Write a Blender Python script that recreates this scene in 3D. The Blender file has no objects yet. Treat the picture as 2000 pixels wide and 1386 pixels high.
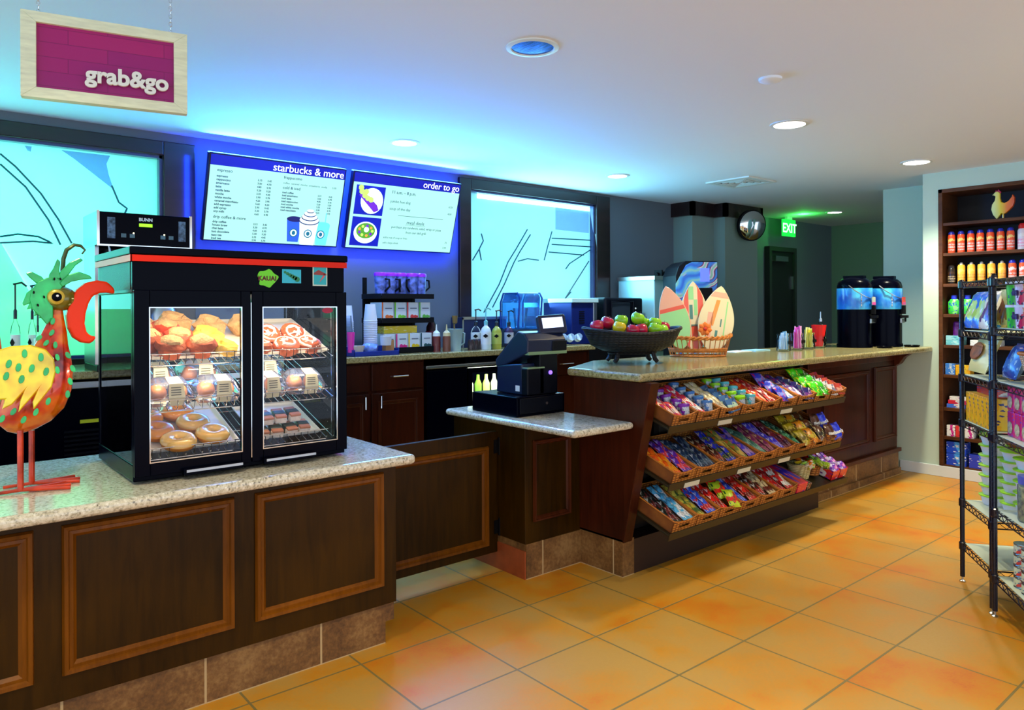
import bpy, math, random
from mathutils import Vector, Matrix, noise
random.seed(7)
sc = bpy.context.scene
col = sc.collection
PI = math.pi
def lin(c):
    c /= 255.
    return c/12.92 if c <= .04045 else ((c+.055)/1.055)**2.4
def rgb(r, g, b): return (lin(r), lin(g), lin(b), 1)

# ---------------------------------------------------------------- camera, world, exposure, lights
FOC, CX, CY, YAW, ROLL, EYE = 1440., 1015., 600., .705, .004, 1.56
cd = bpy.data.cameras.new('camera'); cam = bpy.data.objects.new('camera', cd); col.objects.link(cam)
cd.sensor_width = 36; cd.lens = FOC/2000*36; cd.clip_start = .05
cd.shift_x = (1000-CX)/2000; cd.shift_y = -(693-CY)/2000
cam.matrix_world = Matrix.Translation((0, 0, EYE)) @ Matrix.Rotation(-YAW, 4, 'Z') @ Matrix.Rotation(PI/2, 4, 'X') @ Matrix.Rotation(-ROLL, 4, 'Z')
sc.camera = cam
vs = sc.view_settings
vs.view_transform = 'Standard'; vs.look = 'None'; vs.exposure = .8; vs.gamma = 1; vs.use_curve_mapping = False
w = bpy.data.worlds.new('world'); sc.world = w; w.use_nodes = True
w.node_tree.nodes['Background'].inputs[0].default_value = (.66, .80, 1, 1)
w.node_tree.nodes['Background'].inputs[1].default_value = 1.15

def area(name, loc, target, sx, sy, power, color, spread=180):
    l = bpy.data.lights.new(name, 'AREA'); l.shape = 'RECTANGLE'; l.size = sx; l.size_y = sy
    l.energy = power; l.color = color; l.spread = math.radians(spread)
    o = bpy.data.objects.new(name, l); col.objects.link(o); o.location = loc
    o.rotation_euler = (Vector(target)-Vector(loc)).to_track_quat('-Z', 'Y').to_euler()
    return o
def spot(name, loc, power, color, ang=120, blend=.8, r=.06):
    l = bpy.data.lights.new(name, 'SPOT'); l.energy = power; l.color = color; l.spot_size = math.radians(ang); l.spot_blend = blend; l.shadow_soft_size = r
    o = bpy.data.objects.new(name, l); col.objects.link(o); o.location = loc
    return o
WARM = (1, .80, .45)
CEIL = 2.78
# recessed ceiling lamps: the seven in view, and the rest of the same grid behind the camera
CANS = [(2.291, 2.592), (4.579, 2.586), (6.62, 2.579), (2.882, 4.691), (5.139, 4.629), (9.32, 4.638)]
for i, (x, y) in enumerate(CANS):
    if i == 0: continue                    # this one is switched off in the photograph
    back = y > 4
    spot('ceiling_lamp_light', (x, y, CEIL-.01), (45, 115, 190, 45, 105, 16)[i], (.75, .9, 1) if back else WARM if i != 2 else (1, .95, .72))
for x in (.4, 2.29, 4.58): spot('ceiling_lamp_light', (x, .45, CEIL-.01), 150, WARM)
spot('ceiling_lamp_light', (6.2, .45, CEIL-.01), 110, (1, .92, .75))
spot('ceiling_lamp_light', (.3, 2.3, CEIL-.01), 60, (1, .85, .55))
spot('ceiling_lamp_light', (2.3, -1.6, CEIL-.01), 120, WARM)
# light strips behind the menu screens, washing wall and ceiling blue
area('screen_backlight', (2.2, 5.30, 2.70), (2.2, 3.9, 2.9), 1.1, .1, 16, (.04, .22, 1))
area('screen_backlight', (3.3, 5.30, 2.70), (3.3, 3.9, 2.9), 1.1, .1, 16, (.04, .22, 1))
area('screen_glow_fill', (2.7, 5.1, 2.3), (2.2, 2.6, 2.9), 2.0, .5, 40, (.06, .32, 1))  # added lamp in front of the screens, stands in for their glow on the ceiling
for x_, z_, sx_, sz_ in ((2.2, 2.70, 1.1, .03), (3.3, 2.70, 1.1, .03), (2.2, 1.99, 1.05, .03), (3.3, 1.99, 1.05, .03), (1.60, 2.35, .03, .6), (2.735, 2.35, .03, .6), (3.86, 2.35, .03, .6)):
    area('screen_led_strip', (x_, 5.40, z_), (x_, 5.5, z_), sx_, sz_, 1.8, (.003, .035, 1))
# added blue and green lamps behind the two frosted windows, to tint their panes
area('window_daylight', (.2, 6.3, 2.6), (.2, 5.6, 2.2), 3.2, .5, 6, (.04, .30, 1))
area('window_daylight', (.0, 6.3, 1.7), (.0, 5.6, 1.9), 3.0, .8, 27, (.05, 1, .22))
area('window_daylight', (5.0, 6.3, 2.1), (5.0, 5.6, 2.0), 2.4, 1.4, 24, (.2, .72, 1))
# added fill lamps inside the panes, standing in for light from those windows
area('window_fill', (.2, 5.45, 2.1), (1.2, 3, 2.6), 2.4, 1.1, 13, (.14, .8, .95))
area('window_fill', (5.0, 5.45, 2.1), (5.0, 3, 2.6), 1.6, 1.1, 27, (.25, .75, 1))

# ---------------------------------------------------------------- geometry helpers
def at(u, v, x=None, y=None, z=None):
    """the point of the plane x=, y= or z= that the photograph shows at pixel (u, v)"""
    c, s = math.cos(YAW), math.sin(YAW); cr, sr = math.cos(ROLL), math.sin(ROLL)
    a, b = (u-CX)/FOC, (v-CY)/FOC
    r = a*cr-b*sr; d = a*sr+b*cr
    X, Y, Z = c*r+s, -s*r+c, -d
    t = x/X if x is not None else y/Y if y is not None else (z-EYE)/Z
    return Vector((X*t, Y*t, EYE+Z*t))
class M:
    def __init__(s): s.v = []; s.f = []; s.m = []; s.T = Matrix()
    def add(s, vs, fs, mi=0, T=None):
        n = len(s.v); T = s.T @ T if T else s.T
        s.v += [T @ Vector(p) for p in vs]
        for f in fs: s.f.append([n+i for i in f]); s.m.append(mi)
        return s
    def box(s, x0, y0, z0, x1, y1, z1, mi=0, T=None):
        return s.add([(x, y, z) for z in (z0, z1) for y in (y0, y1) for x in (x0, x1)],
              [(0, 2, 3, 1), (4, 5, 7, 6), (0, 1, 5, 4), (2, 6, 7, 3), (0, 4, 6, 2), (1, 3, 7, 5)], mi, T)
    def lathe(s, prof, c=(0, 0, 0), n=20, mi=0, T=None, sx=1, sy=1):
        vs = []; fs = []
        for r, z in prof:
            for i in range(n):
                a = 2*PI*i/n; vs.append((c[0]+r*sx*math.cos(a), c[1]+r*sy*math.sin(a), c[2]+z))
        for j in range(len(prof)-1):
            for i in range(n):
                k = (i+1) % n; fs.append((j*n+i, j*n+k, (j+1)*n+k, (j+1)*n+i))
        if prof[0][0] > 1e-4: fs.append(tuple(range(n))[::-1])
        if prof[-1][0] > 1e-4: fs.append(tuple((len(prof)-1)*n+i for i in range(n)))
        return s.add(vs, fs, mi, T)
    def ball(s, c, r, n=16, mi=0, sc=(1, 1, 1), T=None):
        prof = [(max(1e-5, r*math.sin(PI*i/(n//2))), -r*math.cos(PI*i/(n//2))*sc[2]) for i in range(n//2+1)]
        return s.lathe(prof, c, n, mi, T, sc[0], sc[1])
    def tube(s, pts, r, n=6, closed=False, mi=0, T=None):
        pts = [Vector(p) for p in pts]; L = len(pts); vs = []; fs = []
        R = r if isinstance(r, (list, tuple)) else [r]*L
        up = None
        for i in range(L):
            a = pts[i-1] if (i or closed) else pts[0]; b = pts[(i+1) % L] if (i < L-1 or closed) else pts[-1]
            t = (b-a).normalized()
            if up is None: up = Vector((0, 0, 1)) if abs(t.z) < .9 else Vector((1, 0, 0))
            x = t.cross(up)
            if x.length < 1e-5: x = t.cross(Vector((0, 1, 0)))
            x.normalize(); y = x.cross(t).normalized(); up = y
            for k in range(n):
                an = 2*PI*k/n; vs.append(pts[i]+x*R[i]*math.cos(an)+y*R[i]*math.sin(an))
        for i in range(L if closed else L-1):
            j = (i+1) % L
            for k in range(n):
                q = (k+1) % n; fs.append((i*n+k, i*n+q, j*n+q, j*n+k))
        if not closed: fs += [tuple(range(n))[::-1], tuple((L-1)*n+k for k in range(n))]
        return s.add(vs, fs, mi, T)
    def prism(s, poly, a, b, ax='y', mi=0, T=None):
        """2-D outline extruded from a to b along ax (outline is in the other two axes, in xyz order)"""
        def mk(p, h): return (h, p[0], p[1]) if ax == 'x' else (p[0], h, p[1]) if ax == 'y' else (p[0], p[1], h)
        n = len(poly)
        return s.add([mk(p, a) for p in poly]+[mk(p, b) for p in poly],
                     [tuple(range(n)), tuple(range(n, 2*n))[::-1]]+[(i, i+n, (i+1) % n+n, (i+1) % n) for i in range(n)], mi, T)
    def build(s, name, mats, parent=None, bev=0, smooth=False, seg=2, loc=None, rot=None):
        me = bpy.data.meshes.new(name); me.from_pydata([tuple(p) for p in s.v], [], s.f)
        for m in (mats if isinstance(mats, (list, tuple)) else [mats]): me.materials.append(m)
        me.polygons.foreach_set('material_index', s.m)
        if smooth: me.polygons.foreach_set('use_smooth', [True]*len(s.f))
        me.update()
        import bmesh
        bm = bmesh.new(); bm.from_mesh(me); bmesh.ops.recalc_face_normals(bm, faces=bm.faces); bm.to_mesh(me); bm.free()
        if smooth: me.set_sharp_from_angle(angle=math.radians(40))
        o = bpy.data.objects.new(name, me); col.objects.link(o)
        if parent: o.parent = parent
        if loc: o.location = loc
        if rot: o.rotation_euler = rot
        if bev:
            b = o.modifiers.new('bevel', 'BEVEL'); b.width = bev; b.segments = seg; b.limit_method = 'ANGLE'; b.harden_normals = False
        return o
def box(name, mat, x0, y0, z0, x1, y1, z1, parent=None, bev=0, seg=2): return M().box(x0, y0, z0, x1, y1, z1).build(name, mat, parent, bev, seg=seg)
def tag(o, label=None, cat=None, group=None, kind=None):
    if label: o['label'] = label
    if cat: o['category'] = cat
    if group: o['group'] = group
    if kind: o['kind'] = kind
    return o
def thing(name, label, cat, loc=(0, 0, 0), rot=(0, 0, 0), group=None):
    o = bpy.data.objects.new(name, None); col.objects.link(o); o.empty_display_size = .05
    o.location = loc; o.rotation_euler = rot
    return tag(o, label, cat, group)
def dup(root, loc, rot=None, label=None, group=None, scale=None):
    r = root.copy(); col.objects.link(r); r.location = loc
    if rot is not None: r.rotation_euler = rot
    if scale: r.scale = scale if isinstance(scale, (tuple, list)) else (scale,)*3
    if label: r['label'] = label
    if group: r['group'] = group
    for ch in list(root.children):
        c = ch.copy(); col.objects.link(c); c.parent = r
        for g in list(ch.children):
            d = g.copy(); col.objects.link(d); d.parent = c
    return r
def text(items, name, mats, parent=None, loc=(0, 0, 0), rot=(PI/2, 0, 0), depth=.001):
    """items: (string, x, y, size, align, material index, weight); joined into one mesh"""
    T = Matrix.Translation(loc) @ Matrix.Rotation(rot[2], 4, 'Z') @ Matrix.Rotation(rot[1], 4, 'Y') @ Matrix.Rotation(rot[0], 4, 'X')
    m = M(); obs = []
    for it in items:
        s, x, y, size = it[:4]; al = it[4] if len(it) > 4 else 'LEFT'; mi = it[5] if len(it) > 5 else 0; wt = it[6] if len(it) > 6 else 0
        cu = bpy.data.curves.new('t', 'FONT'); cu.body = s; cu.size = size; cu.align_x = al; cu.extrude = depth; cu.offset = wt*size; cu.resolution_u = 2 if size < .05 else 5
        o = bpy.data.objects.new('t', cu); col.objects.link(o); obs.append((o, x, y, mi))
    dg = bpy.context.evaluated_depsgraph_get()
    for o, x, y, mi in obs:
        me = o.evaluated_get(dg).to_mesh()
        m.add([v.co for v in me.vertices], [tuple(p.vertices) for p in me.polygons], mi, T @ Matrix.Translation((x, y, 0)))
    for o, *_ in obs:
        cu = o.data; bpy.data.objects.remove(o); bpy.data.curves.remove(cu)
    return m.build(name, mats, parent)

# ---------------------------------------------------------------- materials
ORD = ('first', 'second', 'third', 'fourth', 'fifth', 'sixth', 'seventh', 'eighth', 'ninth', 'tenth', 'eleventh', 'twelfth', 'thirteenth', 'fourteenth', 'fifteenth', 'sixteenth', 'seventeenth', 'eighteenth', 'nineteenth', 'twentieth')
_mc = {}
def mat(name, c, rough=.5, metal=0, emit=None, es=0, bump=0, bscale=40, noise_amt=0, nscale=8, coat=0, alpha=1, trans=0, ior=1.45, stretch=None, spec=None):
    if name in _mc: return _mc[name]
    m = bpy.data.materials.new(name); m.use_nodes = True; nt = m.node_tree; b = nt.nodes['Principled BSDF']; _mc[name] = m
    b.inputs['Base Color'].default_value = c; b.inputs['Roughness'].default_value = rough; b.inputs['Metallic'].default_value = metal
    b.inputs['Coat Weight'].default_value = coat; b.inputs['Coat Roughness'].default_value = .08
    b.inputs['IOR'].default_value = ior
    if spec is not None: b.inputs['Specular IOR Level'].default_value = spec
    b.inputs['Transmission Weight'].default_value = trans; b.inputs['Alpha'].default_value = alpha
    if emit: b.inputs['Emission Color'].default_value = emit; b.inputs['Emission Strength'].default_value = es
    if bump or noise_amt:
        tc = nt.nodes.new('ShaderNodeTexCoord'); mp = nt.nodes.new('ShaderNodeMapping'); nt.links.new(tc.outputs['Object'], mp.inputs[0])
        if stretch: mp.inputs['Scale'].default_value = stretch
    if bump:
        n = nt.nodes.new('ShaderNodeTexNoise'); n.inputs['Scale'].default_value = bscale; nt.links.new(mp.outputs[0], n.inputs['Vector'])
        bp = nt.nodes.new('ShaderNodeBump'); bp.inputs['Strength'].default_value = bump; bp.inputs['Distance'].default_value = .01
        nt.links.new(n.outputs['Fac'], bp.inputs['Height']); nt.links.new(bp.outputs[0], b.inputs['Normal'])
    if noise_amt:
        n = nt.nodes.new('ShaderNodeTexNoise'); n.inputs['Scale'].default_value = nscale; n.inputs['Detail'].default_value = 4; nt.links.new(mp.outputs[0], n.inputs['Vector'])
        r = nt.nodes.new('ShaderNodeValToRGB'); nt.links.new(n.outputs['Fac'], r.inputs[0]); nt.links.new(r.outputs[0], b.inputs['Base Color'])
        r.color_ramp.elements[0].position = .3; r.color_ramp.elements[1].position = .7
        r.color_ramp.elements[0].color = [x*(1-noise_amt) for x in c[:3]]+[1]; r.color_ramp.elements[1].color = [min(1, x*(1+noise_amt)) for x in c[:3]]+[1]
    return m
class N:
    """tiny node-graph writer"""
    def __init__(s, name, rough=.5):
        s.m = bpy.data.materials.new(name); s.m.use_nodes = True; s.t = s.m.node_tree; s.b = s.t.nodes['Principled BSDF']; s.b.inputs['Roughness'].default_value = rough; _mc[name] = s.m
    def n(s, typ, ins=None, **kw):
        x = s.t.nodes.new('ShaderNode'+typ)
        for k, v in kw.items(): setattr(x, k, v)
        for k, v in (ins or {}).items():
            if hasattr(v, 'is_linked'): s.t.links.new(v, x.inputs[k])
            else: x.inputs[k].default_value = v
        return x
    def link(s, a, b): s.t.links.new(a, b)
    def coord(s, kind='Object', scale=(1, 1, 1), loc=(0, 0, 0), rot=(0, 0, 0)):
        tc = s.n('TexCoord'); mp = s.n('Mapping', {0: tc.outputs[kind], 'Scale': scale, 'Location': loc, 'Rotation': rot}); return mp.outputs[0]
    def ramp(s, fac, stops, const=False):
        r = s.n('ValToRGB', {0: fac}); cr = r.color_ramp
        if const: cr.interpolation = 'CONSTANT'
        while len(cr.elements) < len(stops): cr.elements.new(.5)
        for e, (p, c) in zip(cr.elements, stops): e.position = p; e.color = c
        return r.outputs[0]
    def mix(s, f, a, b):
        x = s.n('MixRGB', {0: f, 1: a, 2: b}); return x.outputs[0]
    def base(s, c): s.link(c, s.b.inputs['Base Color'])
    def bump(s, h, st=.3, d=.01):
        x = s.n('Bump', {'Strength': st, 'Distance': d, 'Height': h}); s.link(x.outputs[0], s.b.inputs['Normal'])

def m_wood(name, dark, light, rough=.32, ax='z', sc=1.):
    g = N(name, rough); s3 = {'z': (14, 14, 1.2), 'x': (1.2, 14, 14), 'y': (14, 1.2, 14)}[ax]
    c = g.coord(scale=tuple(q*sc for q in s3)); n = g.n('TexNoise', {0: c, 'Scale': 2.2, 'Detail': 7, 'Roughness': .65, 'Distortion': .6})
    c2 = g.coord(scale=(1, 1, 1)); n2 = g.n('TexNoise', {0: c2, 'Scale': 1.6, 'Detail': 2})
    f = g.n('Math', {0: n.outputs[0], 1: n2.outputs[0]}, operation='ADD'); f2 = g.n('Math', {0: f.outputs[0], 1: .5}, operation='MULTIPLY')
    g.base(g.ramp(f2.outputs[0], [(.34, dark), (.64, light)])); g.bump(n.outputs[0], .06, .004)
    g.b.inputs['Coat Weight'].default_value = .03; g.b.inputs['Coat Roughness'].default_value = .25; g.b.inputs['Specular IOR Level'].default_value = .16
    return g.m
def m_granite(name, base, dark, light, rough=.13):
    g = N(name, rough); c = g.coord()
    v = g.n('TexVoronoi', {0: c, 'Scale': 150}); n = g.n('TexNoise', {0: c, 'Scale': 60, 'Detail': 5, 'Roughness': .7}); nl = g.n('TexNoise', {0: c, 'Scale': 4, 'Detail': 2})
    a = g.ramp(v.outputs['Color'], [(0, dark), (.16, dark), (.2, base), (.8, base), (.84, light), (1, light)])
    b = g.ramp(n.outputs[0], [(.38, dark), (.48, base), (.62, light)])
    g.base(g.mix(.5, a, b)); g.b.inputs['Specular IOR Level'].default_value = .6
    return g.m
def m_floor():
    g = N('floor_tile', .42)
    c = g.coord(loc=(-1.559/1, -2.914, 0))
    br = g.n('TexBrick', {0: c, 'Color1': (0, 0, 0, 1), 'Color2': (1, 1, 1, 1), 'Mortar': (.5, .5, .5, 1), 'Scale': 1, 'Mortar Size': .0055, 'Mortar Smooth': .25, 'Bias': 0, 'Brick Width': .4877, 'Row Height': .484}, offset=0, squash=1)
    o = g.coord(); n1 = g.n('TexNoise', {0: o, 'Scale': 2.3, 'Detail': 3, 'Roughness': .6}); n2 = g.n('TexNoise', {0: o, 'Scale': 70, 'Detail': 4, 'Roughness': .75})
    f = g.n('Math', {0: n1.outputs[0], 1: br.outputs[0]}, operation='MULTIPLY_ADD'); f.inputs[1].default_value = .8
    sp = g.n('Math', {0: br.outputs[0], 1: .13, 2: n1.outputs[0]}, operation='MULTIPLY_ADD')
    sp2 = g.n('Math', {0: n2.outputs[0], 1: .42, 2: sp.outputs[0]}, operation='MULTIPLY_ADD')
    cc = g.ramp(sp2.outputs[0], [(.40, rgb(176, 76, 0)), (.57, rgb(190, 110, 2)), (.70, rgb(188, 128, 24)), (.88, rgb(176, 136, 60))])
    g.base(g.mix(br.outputs['Fac'], cc, rgb(118, 104, 58)))
    h = g.n('Math', {0: n2.outputs[0], 1: .15}, operation='MULTIPLY'); h2 = g.n('Math', {0: h.outputs[0], 1: br.outputs['Fac']}, operation='SUBTRACT')
    g.bump(h2.outputs[0], .35, .006)
    rr = g.n('MapRange', {0: n2.outputs[0], 3: .3, 4: .55}); g.link(rr.outputs[0], g.b.inputs['Roughness'])
    return g.m
def m_toe(name, axis='x', off=(0, 0, 0)):
    g = N(name, .5); rot = (PI/2, 0, 0) if axis == 'x' else (PI/2, 0, PI/2)
    tc = g.n('TexCoord'); sp = g.n('SeparateXYZ', {0: tc.outputs['Object']})
    cb = g.n('CombineXYZ', {0: sp.outputs[0 if axis == 'x' else 1], 1: sp.outputs[2]}); mp = g.n('Mapping', {0: cb.outputs[0], 'Location': off})
    br = g.n('TexBrick', {0: mp.outputs[0], 'Color1': (0, 0, 0, 1), 'Color2': (1, 1, 1, 1), 'Scale': 1, 'Mortar Size': .005, 'Mortar Smooth': .2, 'Brick Width': .4877, 'Row Height': .6}, offset=0)
    n2 = g.n('TexNoise', {0: g.coord(), 'Scale': 45, 'Detail': 5, 'Roughness': .7}); n1 = g.n('TexNoise', {0: g.coord(), 'Scale': 5, 'Detail': 2})
    s = g.n('Math', {0: n2.outputs[0], 1: n1.outputs[0]}, operation='ADD'); s2 = g.n('Math', {0: s.outputs[0], 1: .5}, operation='MULTIPLY')
    g.base(g.mix(br.outputs['Fac'], g.ramp(s2.outputs[0], [(.36, rgb(76, 48, 20)), (.5, rgb(112, 76, 36)), (.64, rgb(142, 106, 60))]), rgb(178, 152, 108)))
    g.bump(n2.outputs[0], .25, .005)
    return g.m
def m_wicker(name, c1, c2, sc=90):
    g = N(name, .6); tc = g.coord()
    w1 = g.n('TexWave', {0: tc, 'Scale': sc*.22, 'Distortion': 1.5, 'Detail': 1}, bands_direction='Z'); w2 = g.n('TexWave', {0: tc, 'Scale': sc*.12, 'Distortion': .5}, bands_direction='X')
    f = g.n('Math', {0: w1.outputs[1], 1: w2.outputs[1]}, operation='MULTIPLY'); n = g.n('TexNoise', {0: tc, 'Scale': 12})
    f2 = g.n('Math', {0: n.outputs[0], 1: .4, 2: f.outputs[0]}, operation='MULTIPLY_ADD')
    g.base(g.ramp(f2.outputs[0], [(.15, c1), (.75, c2)])); g.bump(f.outputs[0], .6, .006)
    return g.m
def m_thin_glass(name, tint=(1, 1, 1, 1), refl=1.45, fog=None):
    g = N(name); t = g.t; t.nodes.remove(g.b); out = t.nodes['Material Output']
    tr = g.n('BsdfTransparent', {0: tint}); gl = g.n('BsdfGlossy', {0: (1, 1, 1, 1), 'Roughness': .02}); fr = g.n('Fresnel', {'IOR': refl})
    mx = g.n('MixShader', {0: fr.outputs[0], 1: tr.outputs[0], 2: gl.outputs[0]}); o = mx.outputs[0]
    if fog:
        df = g.n('BsdfDiffuse', {0: fog[0]}); m2 = g.n('MixShader', {0: fog[1], 1: o, 2: df.outputs[0]}); o = m2.outputs[0]
    g.link(o, out.inputs[0]); return g.m
def m_pack(c1, c2, c3, rough=.28, metal=0):
    """printed wrapper: ground colour, a wavy band of a second colour, and small blocks of a third like lettering"""
    k = 'pack_%s_%s_%s' % (c1, c2, c3)
    if k in _mc: return _mc[k]
    g = N(k, rough); g.b.inputs['Metallic'].default_value = metal; g.b.inputs['Coat Weight'].default_value = .4
    tc = g.n('TexCoord'); sp = g.n('SeparateXYZ', {0: tc.outputs['Generated']}); n = g.n('TexNoise', {0: tc.outputs['Generated'], 'Scale': 2.2})
    a = g.n('Math', {0: n.outputs[0], 1: .9, 2: sp.outputs[1]}, operation='MULTIPLY_ADD')
    band = g.ramp(a.outputs[0], [(0, (0, 0, 0, 1)), (.62, (1, 1, 1, 1)), (1, (0, 0, 0, 1)), (1.2, (0, 0, 0, 1))], True)
    mp = g.n('Mapping', {0: tc.outputs['Generated'], 'Scale': (1, .45, 1)}); vo = g.n('TexVoronoi', {0: mp.outputs[0], 'Scale': 15})
    bl = g.ramp(vo.outputs['Color'], [(0, (1, 1, 1, 1)), (.2, (0, 0, 0, 1))], True)
    g.base(g.mix(bl, g.mix(band, rgb(*c1), rgb(*c2)), rgb(*c3)))
    return g.m

def m_can(c1, c2, c3, rough=.3):
    """printed can: ground colour with a pale shoulder patch and a band of lettering round the middle"""
    k = 'can_%s_%s_%s' % (c1, c2, c3)
    if k in _mc: return _mc[k]
    g = N(k, rough); g.b.inputs['Coat Weight'].default_value = .4
    tc = g.n('TexCoord'); sp = g.n('SeparateXYZ', {0: tc.outputs['Generated']}); n = g.n('TexNoise', {0: tc.outputs['Generated'], 'Scale': 3})
    a = g.n('Math', {0: n.outputs[0], 1: .5, 2: sp.outputs[2]}, operation='MULTIPLY_ADD')
    bg = g.ramp(g.n('Math', {0: a.outputs[0], 1: .25}, operation='SUBTRACT').outputs[0], [(0, rgb(*c1)), (.62, rgb(*c2)), (.74, rgb(*c1))], True)
    mp = g.n('Mapping', {0: tc.outputs['Generated'], 'Scale': (22, 22, 30)}); w1 = g.n('TexNoise', {0: mp.outputs[0], 'Scale': 1})
    t1 = g.ramp(w1.outputs[0], [(0, (0, 0, 0, 1)), (.5, (1, 1, 1, 1))], True)
    bd = g.ramp(sp.outputs[2], [(0, (0, 0, 0, 1)), (.14, (1, 1, 1, 1)), (.2, (0, 0, 0, 1)), (.28, (1, 1, 1, 1)), (.36, (0, 0, 0, 1)), (.42, (1, 1, 1, 1)), (.5, (0, 0, 0, 1))], True)
    g.base(g.mix(g.n('Math', {0: t1, 1: bd}, operation='MULTIPLY').outputs[0], bg, rgb(*c3))); return g.m

WHITE = rgb(235, 235, 235)
m_wall = mat('wall_paint', rgb(188, 208, 190), .7, bump=.05, bscale=120)
m_wallg = mat('wall_paint_grey', rgb(128, 148, 142), .7, bump=.05, bscale=120)
m_ceil = mat('ceiling_paint', rgb(224, 232, 242), .8, bump=.03, bscale=90)
m_trimw = mat('white_trim', rgb(215, 222, 220), .4)
m_darkwood = mat('dark_stained_wood', rgb(34, 18, 20), .3, noise_amt=.4, nscale=14, stretch=(.2, .2, 1), coat=.3)
m_cab = m_wood('walnut_cabinet_wood', rgb(26, 13, 0), rgb(58, 34, 0))
m_cabm = m_wood('walnut_moulding', rgb(74, 38, 2), rgb(122, 68, 6))
m_red = m_wood('reddish_cabinet_wood', rgb(38, 13, 5), rgb(74, 29, 11))  # redder tone of the cabinet wood
m_redm = m_wood('reddish_moulding', rgb(50, 19, 8), rgb(88, 40, 16))
m_gran_lit = m_granite('speckled_stone_lit', rgb(205, 196, 168), rgb(96, 84, 62), rgb(238, 232, 214))  # same stone as the bar top, paler base stands in for stronger light
m_gran_dim = m_granite('speckled_stone_dim', rgb(158, 146, 96), rgb(86, 74, 42), rgb(198, 188, 140), .15)  # same stone again, weaker light put into a tan base colour
m_tfl = m_floor(); m_toex = m_toe('toe_tile', 'x', (-.45, 0, 0)); m_toey = m_toe('toe_tile_side', 'y')
m_black = mat('black_plastic', rgb(7, 9, 18), .38, spec=.2); m_blackm = mat('black_enamel', rgb(2, 3, 14), .22, spec=.06)
m_blk2 = mat('matte_black', rgb(6, 6, 9), .6, spec=.2)
m_steel = mat('brushed_steel', rgb(190, 195, 200), .28, 1); m_chrome = mat('chrome', rgb(225, 228, 230), .08, 1)
m_white = mat('white_plastic', rgb(232, 232, 230), .4); m_glass = m_thin_glass('clear_glass', refl=1.22)
m_lamp = mat('lamp_glow', WHITE, emit=(1, .96, .9, 1), es=9)
m_wick = m_wicker('basket_weave', rgb(112, 58, 14), rgb(196, 126, 44)); m_wickd = m_wicker('dark_weave', rgb(4, 4, 8), rgb(22, 16, 18))
# ---------------------------------------------------------------- the room
def struct(o, label=None): o['kind'] = 'structure'; return o
struct(box('floor', m_tfl, -3, -3.5, -.05, 11.2, 7.4, 0))
struct(box('ceiling', m_ceil, -3, -3.5, CEIL, 11.2, 7.4, CEIL+.05))
YB = 5.5
W1 = (-1.1, 1.43, 1.24, 2.62); W2 = (4.07, 5.74, 1.24, 2.655)
mb = M()
for x0, x1, z0, z1 in ((-3, W1[0], 0, CEIL), (W1[1], W2[0], 0, CEIL), (W2[1], 10.95, 0, CEIL), (W1[0], W1[1], 0, W1[2]), (W1[0], W1[1], W1[3], CEIL), (W2[0], W2[1], 0, W2[2]), (W2[0], W2[1], W2[3], CEIL)):
    mb.box(x0, YB, z0, x1, YB+.14, z1)
struct(mb.build('wall_back', mat('wall_paint_slate', rgb(98, 108, 118), .7, bump=.05, bscale=120)))
struct(box('wall_far', m_wallg, 10.95, -3.5, 0, 11.1, 5.64, CEIL))
struct(M().box(7.09, 5.23, 0, 7.55, YB, CEIL).box(7.51, 5.07, 0, 8.2, YB, CEIL).build('wall_pier', m_wallg))
struct(box('wall_partition', m_wall, 7.95, .2, 0, 8.1, 3.43, CEIL))
struct(M().box(-3, 7.3, 0, 11.1, 7.4, CEIL).box(-3, 5.64, 0, -2.9, 7.3, CEIL).box(10.95, 5.64, 0, 11.1, 7.3, CEIL).build('wall_beyond_windows', mat('wall_paint_white', rgb(225, 230, 228), .7)))  # unseen walls added behind the panes to keep world light off them
# right wall with the recessed shop shelving
XR = 7.3
mb = M().box(XR, 2.654, 0, XR+.45, 2.79, CEIL).box(XR, .7, 2.62, XR+.45, 2.654, CEIL).box(XR, .7, 0, XR+.45, 2.654, .1).box(XR, -3.5, 0, XR+.45, .7, CEIL).box(XR, 2.79, 0, XR+.14, 3.6, 1.13)
struct(mb.build('wall_right', m_wall))
struct(M().box(XR-.014, -3, 0, XR, 3.0, .1).build('baseboard_right', m_trimw, bev=.004))
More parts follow.
